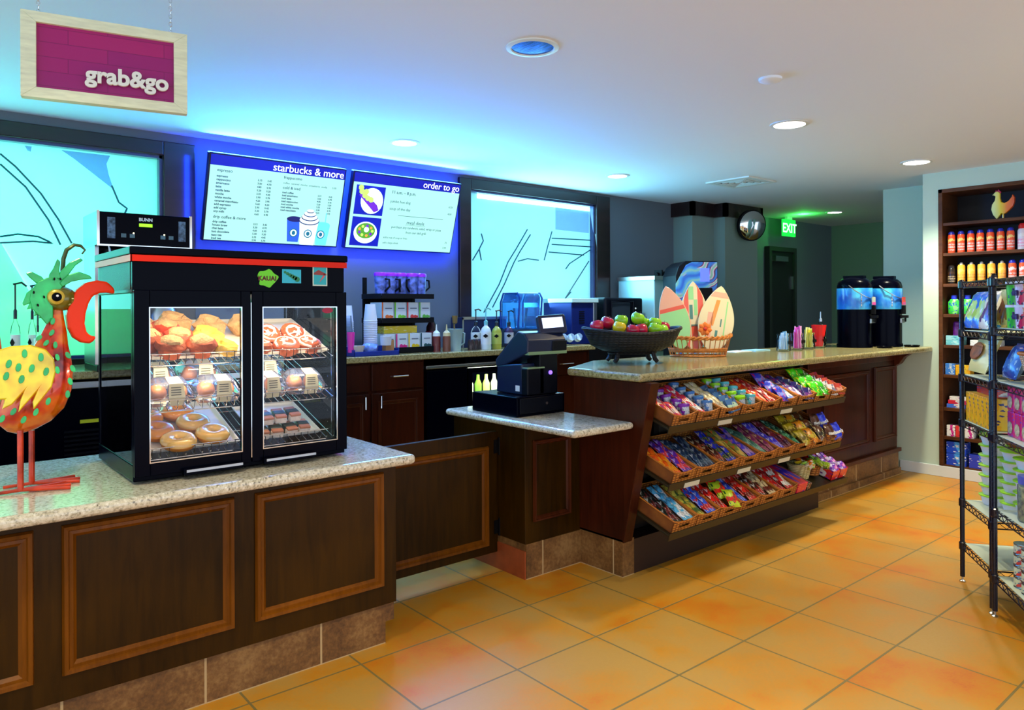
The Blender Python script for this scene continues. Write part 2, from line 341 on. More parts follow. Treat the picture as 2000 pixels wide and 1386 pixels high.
# window frames
m_frost = N('frosted_glass', .5)
t = m_frost.t; t.nodes.remove(m_frost.b); o_ = t.nodes['Material Output']
tl = m_frost.n('BsdfTranslucent', {0: (.9, .95, .95, 1)}); df = m_frost.n('BsdfGlossy', {0: (1, 1, 1, 1), 'Roughness': .12})
fr = m_frost.n('Fresnel', {'IOR': 1.4}); mx = m_frost.n('MixShader', {0: fr.outputs[0], 1: tl.outputs[0], 2: df.outputs[0]})
em = m_frost.n('Emission', {0: (.3, .9, .8, 1), 1: .03}); ad = m_frost.n('AddShader', {0: mx.outputs[0], 1: em.outputs[0]}); m_frost.link(ad.outputs[0], o_.inputs[0]); m_frost = m_frost.m  # faint emission gives the pane a glow beyond what passes through it
m_etch = mat('etched_line', rgb(20, 90, 100), .5); m_etchb = mat('blue_film', rgb(70, 90, 235), .5, alpha=.45)
def window(n, W, lip=.13):
    x0, x1, z0, z1 = W
    fr = M()
    for a in ((x0-lip, z0-lip, x0, z1+lip*.75), (x1, z0-lip, x1+lip*1.6, z1+lip*.75), (x0, z1, x1, z1+lip*.75), (x0, z0-lip, x1, z0)):
        fr.box(a[0], YB-.035, a[1], a[2], YB, a[3])
    o = fr.build('window_%d' % n, m_darkwood, bev=.006); struct(o)
    M().box(x0, YB, z1-.02, x1, YB+.1, z1).box(x0, YB, z0, x0+.02, YB+.1, z1).box(x1-.02, YB, z0, x1, YB+.1, z1).box(x0, YB, z0, x1, YB+.1, z0+.02).build('window_casing', mat('blue_grey_casing', rgb(60, 70, 120), .25, coat=.5), o)
    struct_ = M().box(x0, YB+.05, z0, x1, YB+.056, z1).build('frosted_pane', m_frost, o)
    return o
w1 = window(1, W1); w2 = window(2, W2)
def etch(par, strokes, m=None, r=.006):
    mb = M()
    for st in strokes:
        P = [at(u, v, y=YB+.045) for u, v in st]
        Q = []
        for i in range(len(P)-1):
            for k in range(4): Q.append(P[i].lerp(P[i+1], k/4))
        Q.append(P[-1]); mb.tube(Q, r, 5)
    return mb.build('etched_leaf_line', m or m_etch, par)
etch(w1, [[(0, 300), (30, 325), (80, 378), (115, 430), (140, 475)], [(0, 320), (50, 365), (95, 430), (118, 478)], [(0, 462), (35, 457), (75, 462), (103, 475), (65, 471), (0, 474)], [(218, 362), (232, 395), (248, 407), (240, 425)]])
etch(w2, [[(940, 456), (944, 470), (936, 486), (923, 508)], [(936, 486), (940, 508)], [(1030, 448), (1008, 486), (992, 512), (975, 555), (945, 610)], [(1036, 458), (1015, 492), (1004, 512), (985, 555), (962, 600)],
          [(1012, 510), (1030, 505), (1052, 508)], [(1078, 452), (1070, 480), (1063, 508)], [(1078, 477), (1154, 482)], [(1156, 486), (1130, 503), (1112, 515), (1105, 525)], [(1078, 465), (1154, 469)], [(1072, 492), (1140, 498)], [(1115, 570), (1103, 584), (1150, 510)]])
def film(par, pts, m):
    P = [at(u, v, y=YB+.044) for u, v in pts]; M().prism([(p.x, p.z) for p in P], YB+.043, YB+.046, 'y').build('blue_leaf_film', m, par)
film(w1, [(120, 293), (145, 310), (190, 345), (222, 370), (212, 340), (208, 320), (215, 304)], m_etchb)
film(w1, [(48, 284), (62, 286), (60, 296), (54, 294)], m_etchb)
film(w2, [(1085, 405), (1150, 414), (1150, 455), (1085, 448)], mat('pale_blue_film', rgb(110, 150, 250), .5, alpha=.35))
# dark crown over the column
P = [(6.98, YB), (7.045, YB-.03), (7.045, 5.19), (7.5, 5.19), (7.47, 5.19), (7.47, 5.03), (8.24, 5.03), (8.24, YB), (8.2, YB), (8.2, 5.07), (7.51, 5.07), (7.51, 5.23), (7.09, 5.23), (7.09, YB)]
struct(M().box(7.04, 5.18, 2.62, 7.09, YB, CEIL).box(7.04, 5.18, 2.62, 7.51, 5.23, CEIL).box(7.46, 5.02, 2.62, 7.51, 5.2, CEIL).box(7.46, 5.02, 2.62, 8.25, 5.07, CEIL).box(8.2, 5.02, 2.62, 8.25, 5.4, CEIL).build('trim_1', m_darkwood))
# far door
d = box('door_1', mat('dark_door', rgb(20, 26, 24), .45), 9.13, YB-.05, 0, 9.72, YB, 2.32); struct(d)
M().box(9.07, YB-.08, 0, 9.13, YB, 2.38).box(9.72, YB-.08, 0, 9.78, YB, 2.38).box(9.13, YB-.08, 2.32, 9.72, YB, 2.38).build('door_frame', mat('door_frame_paint', rgb(38, 46, 42), .5), d)
M().box(9.18, YB-.11, 2.18, 9.5, YB-.05, 2.25).build('door_closer', m_steel, d)
box('door_plate', m_steel, 9.66, YB-.07, 1.8, 9.71, YB-.05, 1.98, d)
# ceiling lamps
def can(x, y, off=False):
    t = thing('recessed_ceiling_light', 'x', 'ceiling light', (x, y, CEIL))
    R = .102 if y < 4 else .088
    M().lathe([(R, 0), (R+.022, 0), (R+.022, -.006), (R, -.009), (R-.004, 0)], n=32).build('trim_ring', m_trimw, t, smooth=True)
    if off:
        M().lathe([(R, -.003), (R*.99, -.0025), (R*.2, -.0022), (.001, -.002)], n=32).build('reflector', mat('blue_reflector', rgb(60, 100, 190), .1, 1, noise_amt=.9, nscale=30, stretch=(4, .4, 1)), t)
    else:
        M().lathe([(R, -.003), (R*.6, -.005), (.001, -.006)], n=32).build('lamp_lens', m_lamp, t)
    return t
LL = ['round recessed ceiling light with blue mirrored bowl, switched off, nearest the camera', 'large round lit ceiling light over the bar counter, nearer of the two there', 'round lit ceiling light right in front of the recessed shelf wall',
      'small round lit ceiling light above the two menu screens', 'small round lit ceiling light by the corner of the frosted window', 'tiny lit ceiling light beyond the exit sign, farthest of all']
for i, (x, y) in enumerate(CANS): can(x, y, i == 0)['label'] = LL[i]
for i, (x, y) in enumerate([(.4, .45), (2.29, .45), (4.58, .45), (6.2, .45)]):
    pass
v = thing('ceiling_vent', 'square white air vent grille set in the ceiling before the dark crown', 'vent', (6.334, 4.093, CEIL))
M().box(-.24, -.24, -.012, .24, -.19, 0).box(-.24, .19, -.012, .24, .24, 0).box(-.24, -.19, -.012, -.19, .19, 0).box(.19, -.19, -.012, .24, .19, 0).build('frame', m_trimw, v)
mb = M()
for r in (.165, .12, .075, .03):
    for a in range(4): mb.box(-r, r-.006, -.012, r, r+.012, -.004, T=Matrix.Rotation(a*PI/2, 4, 'Z'))
mb.build('louvre', m_trimw, v); box('backing', m_blk2, -.19, -.19, -.003, .19, .19, -.001, v)
for (u_, v_), l in (((1505, 153), 'small white smoke detector on the ceiling, nearer the camera'),):
    p = at(u_, v_, z=CEIL); M().lathe([(.06, 0), (.06, -.012), (.045, -.02), (.001, -.022)], (p.x, p.y, CEIL)).build('smoke_detector', m_ceil, smooth=True); tag(bpy.data.objects['smoke_detector'], l, 'smoke detector')
# exit sign
ex = thing('exit_sign', 'glowing green exit sign hanging from the ceiling above the dark door', 'sign', (9.35, 5.3, 2.63))
m_grn = mat('green_glow', rgb(30, 200, 60), emit=(.01, .8, .06, 1), es=.75)
box('sign_panel', m_grn, -.16, -.014, -.115, .16, .014, .115, ex, .004)
text([('EXIT', 0, -.062, .175, 'CENTER', 0, .02)], 'lettering', mat('green_white_glow', WHITE, emit=(.45, 1, .55, 1), es=1.0), ex, (0, -.016, 0))
box('ceiling_mount', m_trimw, -.06, -.02, .115, .06, .02, .15, ex)
l = bpy.data.lights.new('exit_glow', 'POINT'); l.energy = 3.2; l.color = (.05, 1, .1); l.shadow_soft_size = .05
o = bpy.data.objects.new('exit_sign_light', l); col.objects.link(o); o.location = (9.2, 5.0, 2.72)
# convex mirror
cm = thing('security_mirror', 'round convex security mirror fixed below the dark crown on the column', 'mirror', (7.84, 4.92, 2.53), (math.radians(8), 0, math.radians(-25)))
M().lathe([(.175, 0), (.17, .018), (.145, .035), (.085, .05), (.001, .056)], n=32, T=Matrix.Rotation(PI/2, 4, 'X')).build('mirror_dome', m_chrome, cm, smooth=True)
M().lathe([(.17, .01), (.187, .01), (.187, -.03), (.165, -.035)], n=32, T=Matrix.Rotation(PI/2, 4, 'X')).build('rim', m_blk2, cm, smooth=True)
M().tube([(0, .02, 0), (0, .1, .04), (0, .16, .06)], .012).build('bracket', m_blk2, cm)

# ---------------------------------------------------------------- hanging sign
dist = 2.5; p0 = at(42, 98, y=1); f = Vector((math.sin(YAW), math.cos(YAW), 0))
def ray_at(u, v, d):
    p = at(u, v, y=1)-Vector((0, 0, EYE)); return Vector((0, 0, EYE))+p*(d/(p.dot(f)))
a = ray_at(41, 98, dist); b = ray_at(365, 154, dist*169/154.)
ang = math.atan2(b.y-a.y, b.x-a.x); wS = (b-a).length; hS = 169*dist/FOC; mid = (a+b)/2
hs = thing('hanging_sign', 'wood framed purple board hanging on chains, with white raised letters', 'sign', (mid.x, mid.y, (a.z+b.z)/2), (0, 0, ang))
m_fr = mat('pale_wood', rgb(226, 232, 196), .5, noise_amt=.12, nscale=14, stretch=(1, 1, 6)); m_pl = N('purple_board', .3)
c = m_pl.coord(); br = m_pl.n('TexBrick', {0: m_pl.coord(rot=(PI/2, 0, 0)), 'Color1': rgb(150, 16, 110), 'Color2': rgb(172, 22, 108), 'Mortar': rgb(128, 14, 92), 'Scale': 1, 'Mortar Size': .0012, 'Brick Width': .3, 'Row Height': .05}, offset=.4)
m_pl.base(br.outputs[0]); m_pl = m_pl.m
w2_, h2_, t_ = wS/2, hS/2, .045
box('board', m_pl, -w2_+.02, -.006, -h2_+.02, w2_-.02, .012, h2_-.02, hs)
for k, q in (('top', [(-w2_, h2_), (w2_, h2_), (w2_-t_, h2_-t_*.8), (-w2_+t_, h2_-t_*.8)]), ('bottom', [(-w2_, -h2_), (w2_, -h2_), (w2_-t_, -h2_+t_*.8), (-w2_+t_, -h2_+t_*.8)]),
             ('l', [(-w2_, h2_), (-w2_, -h2_), (-w2_+t_, -h2_+t_*.8), (-w2_+t_, h2_-t_*.8)]), ('r', [(w2_, h2_), (w2_, -h2_), (w2_-t_, -h2_+t_*.8), (w2_-t_, h2_-t_*.8)])):
    M().prism(q, -.02, .02, 'y').build('frame_board', m_fr, hs, .0015)
text([('grab&go', w2_-t_-.018, -h2_+.075, .078, 'RIGHT', 0, .032)], 'lettering', mat('sign_white', rgb(235, 238, 225), .4), hs, (0, -.022, 0), depth=.006)
for sx in (-w2_+.05, w2_-.055):
    mb = M(); z = h2_; k = 0
    while z < CEIL-hs.location.z-.005:
        ps = [(.005*math.cos(t), 0, .009*math.sin(t)) for t in [2*PI*i/8 for i in range(8)]]
        mb.tube(ps, .0014, 5, True, T=Matrix.Translation((sx, 0, z+.006)) @ Matrix.Rotation(k*PI/2, 4, 'Z')); z += .0145; k += 1
    mb.build('chain', m_chrome, hs)

# ---------------------------------------------------------------- menu screens
m_bez = mat('screen_bezel', rgb(8, 12, 50), .3); m_led = mat('blue_led_strip', rgb(20, 50, 255), emit=(.01, .06, 1, 1), es=2.2)
m_scr = mat('lit_screen_white', rgb(40, 50, 50), emit=(.46, 1, .86, 1), es=.64); m_scrb = mat('lit_screen_navy', rgb(10, 10, 90), emit=(.004, .006, .3, 1), es=.8)
m_ink = mat('screen_ink', rgb(10, 20, 60), emit=(.01, .04, .14, 1), es=.5); m_inkw = mat('screen_white_ink', WHITE, emit=(1, 1, 1, 1), es=1)
def screen(x0, x1, label):
    th = math.atan2(.18, .6); H = .626
    t = thing('menu_screen', label, 'menu screen', (x0, 5.42, 2.04), (th, 0, 0)); W = x1-x0
    box('bezel', m_bez, 0, 0, 0, W, .05, H, t, .006); box('panel', m_scr, .012, -.003, .012, W-.012, 0, H-.085, t); box('header_bar', m_scrb, .012, -.003, H-.085, W-.012, 0, H-.012, t)
    box('backlight', m_led, .05, .05, .05, W-.05, .07, H-.03, t)
    return t, W, H
s1, W, H = screen(1.665, 2.70, 'left lit menu screen with a price list and drawings of three iced drinks')
it = [('starbucks & more', W-.02, H-.075, .078, 'RIGHT', 1)]
y = .505
def lines(L, x, y0, dy, size=.021, px=None, p2=None):
    for i, s in enumerate(L):
        yy = y0-i*dy; it.append((s, x, yy, size, 'LEFT', 0, .03))
        if px: it.append(('%d.%02d' % (2+i % 4, (i*35+15) % 100), px, yy, size*.85, 'LEFT', 0, .03))
        if p2: it.append(('%d.%02d' % (3+i % 3, (i*25+45) % 100), p2, yy, size*.85, 'LEFT', 0, .03))
it.append(('espresso', .06, .50, .03, 'LEFT', 0, .01)); lines('espresso|cappuccino|americano|latte|vanilla latte|mocha|white mocha|caramel macchiato|add espresso|add syrup|soy milk'.split('|'), .06, .462, .025, .022, .35, .42)
it.append(('drip coffee & more', .06, .17, .03, 'LEFT', 0, .01)); lines('drip coffee|house brew|chai latte|hot chocolate|tazo tea|iced tea'.split('|'), .06, .138, .024, .022, .35, .42)
it.append(('frappuccino', .54, .50, .03, 'LEFT', 0, .01)); it.append(('coffee  caramel  mocha  strawberry  vanilla', .54, .462, .02)); it.append(('5.00', .93, .462, .02))
it.append(('cold & iced', .54, .425, .03, 'LEFT', 0, .01)); lines('iced coffee|iced americano|iced latte|iced cappuccino|iced mocha|iced white mocha|iced macchiato'.split('|'), .54, .392, .022, .02, .82, .91)
text(it, 'printed_text', [m_ink, m_inkw], s1, (0, -.0035, 0), depth=.0003)
def emi(n, c, e=.8): return mat(n, rgb(*c), emit=rgb(*c), es=e)
def disc(mb, x, z, r, mi=0, n=24, y=-.004, sz=1): mb.prism([(x+r*math.cos(2*PI*i/n), z+r*sz*math.sin(2*PI*i/n)) for i in range(n)], y, y+.0008, 'y', mi)
mb = M(); MP = [emi('cup_blue', (40, 80, 190)), emi('cup_cream', (225, 250, 240)), emi('cup_aqua', (90, 200, 225)), emi('cup_green', (20, 90, 110)), emi('cup_dark', (25, 25, 80))]
def cup(x, w, z0, z1, mi, y): mb.prism([(x-w*.36, z0), (x+w*.36, z0), (x+w*.5, z1), (x-w*.5, z1)], y, y+.0008, 'y', mi)
cup(.66, .12, .03, .20, 0, -.0042); disc(mb, .66, .205, .062, 4, sz=.35, y=-.0046); cup(.89, .12, .015, .17, 2, -.0042); disc(mb, .89, .175, .06, 2, sz=.4, y=-.0046); mb.box(.905, -.0046, .17, .912, -.004, .27, 2)
cup(.775, .155, .012, .20, 1, -.0052)
for i, (r, z) in enumerate(((.082, .20), (.066, .225), (.05, .25), (.03, .272))): disc(mb, .775, z, r, 4, sz=.42, y=-.0056-i*.0014); disc(mb, .775, z+.006, r*.94, 1, sz=.42, y=-.0062-i*.0014)
for x in (.66, .775, .88):
    disc(mb, x, .10, .033, 3, y=-.0066); disc(mb, x, .10, .025, 1, y=-.0072); disc(mb, x, .10, .014, 3, y=-.0078, sz=1.2)
mb.build('drink_picture', MP, s1)
s2, W, H = screen(2.76, 3.80, 'right lit menu screen with two food photographs and the opening hours')
it = [('order to go', W-.02, H-.07, .078, 'RIGHT', 1), ('11 a.m. – 8 p.m.', .36, .48, .036, 'LEFT', 0, .01), ('jumbo hot dog', .36, .405, .032), ('4.50', .98, .405, .024, 'RIGHT'), ('soup of the day', .36, .345, .032), ('4.00', .98, .345, .024, 'RIGHT'),
      ('meal deals', .63, .235, .042, 'CENTER'), ('purchase any sandwich, salad, wrap or pizza', .65, .195, .028, 'CENTER'), ('from our deli grill.', .65, .155, .028, 'CENTER'), ('add a cup of soup or fries', .34, .105, .022), ('.75', .98, .09, .022, 'RIGHT'), ('add a large drink', .34, .06, .022), ('2.50', .98, .045, .022, 'RIGHT')]
o = text(it, 'printed_text', [m_ink, m_inkw], s2, (0, -.0035, 0), depth=.0003)
mb = M().box(.45, -.004, .30, .9, -.003, .303, 0).box(.53, -.004, .226, .73, -.003, .2275, 0)
mb.box(.04, -.004, .285, .30, -.003, .52, 1).box(.04, -.004, .03, .30, -.003, .265, 1); disc(mb, .19, .40, .10, 2, sz=1.05, y=-.005)
mb.prism([(.07, .44), (.1, .48), (.24, .37), (.26, .33), (.22, .31)], -.006, -.005, 'y', 3)
for x, z in ((.09, .47), (.12, .44), (.15, .42), (.13, .47), (.18, .41), (.08, .5)): disc(mb, x, z, .024, 4, 7, y=-.0068)
disc(mb, .17, .14, .105, 2, sz=.85, y=-.005); disc(mb, .17, .155, .085, 5, sz=.75, y=-.0058); disc(mb, .175, .165, .022, 2, y=-.0066)
for i in range(9): disc(mb, .17+.06*math.cos(i*.7), .155+.04*math.sin(i*.7), .013, (4, 6, 3)[i % 3], 6, y=-.0066)
mb.build('food_picture', [m_ink, emi('pic_blue', (10, 20, 140), .6), emi('pic_plate', (215, 245, 240)), emi('pic_purple', (95, 30, 150)), emi('pic_lime', (170, 220, 80)), emi('pic_green', (70, 130, 30)), emi('pic_orange', (200, 130, 50))], s2)
# ---------------------------------------------------------------- counters
def moulding(name, m, x0, z0, x1, z1, y, parent, w=.045, d=.02):
    """picture-frame moulding standing off a face that looks towards -y"""
    mb = M()
    for (a, b, o1, o2, i2, i1) in ((0, 0, (x0, z0), (x1, z0), (x1-w, z0+w), (x0+w, z0+w)), (0, 0, (x1, z0), (x1, z1), (x1-w, z1-w), (x1-w, z0+w)), (0, 0, (x1, z1), (x0, z1), (x0+w, z1-w), (x1-w, z1-w)), (0, 0, (x0, z1), (x0, z0), (x0+w, z0+w), (x0+w, z1-w))):
        def L(p, q, t): return (p[0]+(q[0]-p[0])*t, p[1]+(q[1]-p[1])*t)
        prof = [(0, .004), (.12, d), (.4, d*.95), (.5, d*.55), (.75, d*.6), (1, .001)]
        vs = []
        for t, h in prof:
            p = L(o1, i1, t); q = L(o2, i2, t); vs += [(p[0], y-h, p[1]), (q[0], y-h, q[1])]
        mb.add(vs, [(2*i, 2*i+1, 2*i+3, 2*i+2) for i in range(len(prof)-1)])
    return mb.build(name, m, parent)
def top(name, m, poly, z0, z1, label, bev=.02):
    o = M().prism(poly, z0, z1, 'z').build(name, m, None, bev, seg=4); tag(o, label, 'countertop'); return o
ZL = .885
c = thing('service_counter', 'long walnut counter base with framed panels and tan tiled toe, nearest the camera', 'counter', (0, 0, 0))
box('body', m_cab, -1.6, 3.0, .19, 1.79, 3.8, ZL-.045, c, .003)
M().box(-1.6, 3.025, 0, 1.745, 3.75, .19).box(1.745, 3.025, .1, 1.79, 3.75, .19).build('tiled_toe', m_toex, c)
for x0, x1 in ((-1.25, -.35), (-.29, .365), (.447, 1.042), (1.125, 1.72)): moulding('panel_moulding', m_cabm, x0, .28, x1, .805, 3.0, c)
top('speckled_countertop', m_gran_lit, [(-1.7, 2.90), (1.84, 2.90), (1.84, 3.9), (-1.7, 3.9)], ZL-.045, ZL, 'speckled stone countertop under the black pastry case and metal bird')
g = thing('half_gate', 'low walnut gate with one framed panel closing the gap between counters', 'gate', (2.757, 3.45, 0))
box('gate_panel', m_cab, -1.0, 0, .1, 0, .03, .82, g, .003); moulding('panel_moulding', m_cabm, -.92, .15, -.075, .74, 0, g)
for z in (.2, .68): M().lathe([(.014, 0), (.014, .1), (.008, .11)], (.01, -.012, z), 12).box(-.03, -.004, z+.01, .012, 0, z+.09).build('hinge', m_blk2, g)
r = thing('register_stand', 'short walnut counter block below the cash register', 'counter')
box('body', m_cab, 2.757, 3.2, .2, 3.2, 3.9, .865, r, .003); moulding('panel_moulding', m_redm, 2.815, .32, 3.112, .79, 3.2, r, .03)
M().box(2.762, 3.195, 0, 3.2, 3.9, .2).build('tiled_toe', m_toex, r)
M().box(2.753, 3.2, 0, 2.764, 3.9, .16).build('red_side_tile', mat('red_tile', rgb(150, 70, 34), .4, noise_amt=.2, nscale=12), r)
top('register_countertop', m_gran_lit, [(2.72, 2.76), (3.2, 2.76), (3.2, 3.95), (2.72, 3.95)], .868, .908, 'small speckled stone countertop holding the cash register')
# bar
b = thing('bar_counter', 'tall reddish wood bar counter base with panels, tiled toe and candy shelving', 'counter')
M().prism([(2.846, .2), (2.64, 1.135), (3.25, 1.135), (3.25, .2)], 3.2, 3.275, 'x').build('end_panel', m_red, b, .004)
M().prism([(3.275, 2.99), (5.47, 2.99), (5.47, 3.58), (3.75, 3.58), (3.275, 3.25)], 0, 1.135, 'z').build('back_panel', mat('shelf_back', rgb(22, 13, 10), .5), b)
M().box(5.47, 2.95, .245, 7.11, 3.6, 1.135).build('body', m_red, b, .003)
M().box(5.47, 2.94, 1.06, 7.16, 2.96, 1.13).prism([(2.95, 1.0), (2.95, 1.13), (2.80, 1.13), (2.86, 1.09), (2.90, 1.03)], 7.04, 7.12, 'x').build('cornice', m_redm, b, .004)
moulding('panel_moulding', m_redm, 5.7, .35, 6.54, 1.0, 2.95, b); moulding('panel_moulding', m_redm, 6.63, .35, 7.07, 1.015, 2.95, b)
M().box(5.47, 2.915, .215, 7.125, 2.95, .25).build('base_moulding', m_redm, b, .004)
M().box(5.475, 2.955, 0, 7.15, 3.5, .23).build('tiled_toe', m_toex, b); M().box(5.475, 2.93, 0, 7.15, 2.955, .06).build('tile_skirting', m_toex, b, .002)
M().box(3.2, 2.855, 0, 3.3, 3.2, .215).build('tiled_toe', m_toey, b)
M().box(3.3, 2.86, 0, 5.47, 2.99, .2).build('kick_board', mat('kick_dark', rgb(38, 18, 12), .5), b)
M().prism([(3.17, 2.69), (7.31, 2.71), (7.31, 3.62), (3.74, 3.62), (3.19, 3.3)], 1.137, 1.185, 'z').build('bar_countertop', m_gran_dim, None, .018, seg=4)
tag(bpy.data.objects['bar_countertop'], 'long speckled stone bar top under the fruit bowl and drink dispensers', 'countertop')
# back counter
k = thing('back_cabinets', 'reddish wood back cabinets with silver handles below the tea and cup display', 'cabinet')
box('body', m_red, 2.1, 4.92, .1, 3.19, 5.48, 1.155, k)
box('drawer', m_red, 2.72, 4.9, .94, 3.17, 4.92, 1.14, k, .004); box('drawer', m_red, 2.15, 4.9, .94, 2.70, 4.92, 1.14, k, .004)
for n_, (x0, x1, hx) in enumerate(((2.15, 2.70, 2.66), (2.72, 3.17, 2.79))):
    dd = box('door', m_red, x0, 4.9, .15, x1, 4.92, .92, k, .004); moulding('panel_moulding', m_redm, x0+.05, .2, x1-.05, .86, 4.9, dd, .03, .012)
    M().tube([(hx, 4.9, .80), (hx, 4.875, .81), (hx, 4.875, .9), (hx, 4.9, .91)], .006).build('handle', m_chrome, dd)
hd = bpy.data.objects['drawer']; M().tube([(2.88, 4.9, 1.04), (2.89, 4.875, 1.04), (3.02, 4.875, 1.04), (3.03, 4.9, 1.04)], .006).build('handle', m_chrome, hd)
k = thing('back_cabinets', 'reddish wood cabinet end at the right of the back counter, behind the fruit bowl', 'cabinet')
box('body', m_red, 4.3, 4.92, .1, 5.05, 5.48, 1.155, k); box('drawer', m_red, 4.4, 4.9, .94, 5.0, 4.92, 1.14, k, .004)
M().tube([(4.65, 4.9, 1.04), (4.66, 4.875, 1.04), (4.8, 4.875, 1.04), (4.81, 4.9, 1.04)], .006).build('handle', m_chrome, k)
fz = thing('undercounter_fridge', 'black undercounter fridge with lit glass door below the syrup bottles', 'fridge')
M().box(3.2, 4.95, .1, 4.28, 5.48, .13).box(3.2, 4.95, 1.1, 4.28, 5.48, 1.15).box(3.2, 4.95, .1, 3.62, 5.48, 1.15).box(4.25, 4.95, .1, 4.28, 5.48, 1.15).box(3.2, 5.45, .1, 4.28, 5.48, 1.15).build('cabinet', m_blackm, fz)
box('solid_door', m_blackm, 3.21, 4.9, .12, 3.6, 4.95, 1.06, fz, .004)
M().box(3.62, 4.91, .12, 3.66, 4.95, 1.06).box(4.21, 4.91, .12, 4.25, 4.95, 1.06).box(3.66, 4.91, 1.02, 4.21, 4.95, 1.06).box(3.66, 4.91, .12, 4.21, 4.95, .16).build('glass_door_frame', m_blackm, fz)
box('glass', m_glass, 3.66, 4.925, .16, 4.21, 4.93, 1.02, fz); box('top_bar', m_steel, 3.2, 4.895, 1.075, 4.28, 4.95, 1.1, fz, .003)
for z in (.45, .78): box('wire_shelf', m_steel, 3.63, 4.97, z, 4.24, 5.42, z+.012, fz)
box('light_strip', mat('fridge_tube', WHITE, emit=(.85, 1, .7, 1), es=9), 3.7, 5.0, 1.07, 4.2, 5.03, 1.09, fz)
area('fridge_light', (3.95, 5.0, 1.06), (3.95, 5.3, .5), .5, .05, 4, (.8, 1, .6))
random.seed(3)
for i in range(12):
    x = 3.72+.09*(i % 6); z = .462 if i < 6 else .792; tp = M().lathe([(.03, 0), (.032, .1), (.015, .14), (.012, .18)], n=10).build('drink_bottle', mat('fridge_bottle%d' % (i % 3), rgb(*((200, 215, 120), (220, 220, 210), (110, 160, 60))[i % 3]), .3), loc=(x, 5.15, z), smooth=True)
    tag(tp, '%s drink bottle, %s on the %s shelf inside the lit fridge' % (('pale yellow', 'white', 'green')[i % 3], ('leftmost', 'second from left', 'third from left', 'fourth from left', 'fifth from left', 'rightmost')[i % 6], 'upper' if i > 5 else 'lower'), 'bottle', 'bottles in the fridge %d%d' % (i % 3, i // 6))
top('back_countertop', m_gran_dim, [(-1.5, 4.85), (5.07, 4.85), (5.07, 5.49), (-1.5, 5.49)], 1.157, 1.203, 'long stone back countertop below the screens and windows', .008)
k = thing('undercounter_ice_unit', 'black undercounter unit with vent slats and silver top bar, behind the metal bird', 'appliance')
box('body', m_blackm, -.6, 4.93, .1, 2.08, 5.48, 1.1, k, .005); box('top_bar', m_steel, -.6, 4.9, 1.1, 2.08, 4.95, 1.14, k, .003)
mb = M()
for i in range(12): mb.box(.75, 4.915, .56+i*.026, 1.15, 4.93, .572+i*.026)
mb.build('vent_slats', m_black, k); box('yellow_label', mat('label_yellow', rgb(200, 210, 40), .5), .83, 4.922, .895, .95, 4.93, .915, k)
# ---------------------------------------------------------------- pastry case
ZC = ZL
pc = thing('pastry_case', 'tall black glass-doored heated pastry case with red trim on the near counter', 'display case', (.70, 3.11, ZC))
CW, CD, CH = .885, .62, .915
mb = M().box(0, 0, .01, CW, CD, .075).box(0, 0, .735, CW, CD, .86).box(-.006, -.008, .86, CW+.006, CD+.006, .885)
mb.box(-.012, -.014, .885, CW+.012, CD+.01, CH)
for x in (0, CW-.03):
    for y in (0, CD-.03): mb.box(x, y, .075, x+.03, y+.03, .735)
mb.build('cabinet_shell', m_blackm, pc, .004)
M().box(-.008, -.012, .858, CW+.008, -.006, .883).box(-.01, -.012, .858, -.004, CD, .883).build('red_trim_strip', mat('red_trim', rgb(230, 36, 0), .35, spec=.2), pc)
box('side_panel', mat('panel_green_reflection', rgb(30, 70, 62), .45, bump=.2, bscale=200), -.002, .03, .75, 0, CD-.03, .858, pc)  # green of the window's reflection is put into the panel colour
box('side_glass', m_glass, .004, .03, .075, .009, CD-.03, .735, pc); box('side_glass', m_glass, CW-.009, .03, .075, CW-.004, CD-.03, .735, pc); box('back_glass', m_glass, .03, CD-.012, .075, CW-.03, CD-.008, .735, pc)
for n_, (x0, x1, g0, g1, h0, h1) in enumerate(((.0, .445, .056, .405, .17, .40), (.45, CW, .498, .833, .49, .72))):
    dr = M().box(x0, -.024, .03, g0, -.002, .748).box(g1, -.024, .03, x1, -.002, .748).box(g0, -.024, .03, g1, -.002, .083).box(g0, -.024, .678, g1, -.002, .748).build('door', m_blackm, pc, .003)
    M().box(g0-.004, -.026, .079, g0, -.022, .682).box(g1, -.026, .079, g1+.004, -.022, .682).box(g0, -.026, .678, g1, -.022, .682).box(g0, -.026, .079, g1, -.022, .083).build('glass_edging', m_chrome, dr)
    box('door_glass', m_glass, g0, -.014, .083, g1, -.010, .678, dr)
    hd_ = M().box(h0, -.05, .018, h1, -.026, .044).build('handle', m_blackm, dr, .003); M().box(h0+.01, -.0525, .03, h1, -.0495, .040).build('handle_strip', m_steel, pc)
M().box(.446, -.022, .05, .449, -.004, .7).build('door_seal', m_chrome, pc)
mb = M()
for x in (.035, CW-.04): mb.box(x, .05, .08, x+.004, .054, .73); mb.box(x, CD-.06, .08, x+.004, CD-.056, .73)
for k in range(12):
    for x in (.035, CW-.06): mb.box(x, .05, .1+.052*k, x+.024, .053, .103+.052*k)
mb.build('shelf_upright', m_chrome, pc)
SH = (.085, .27, .455)
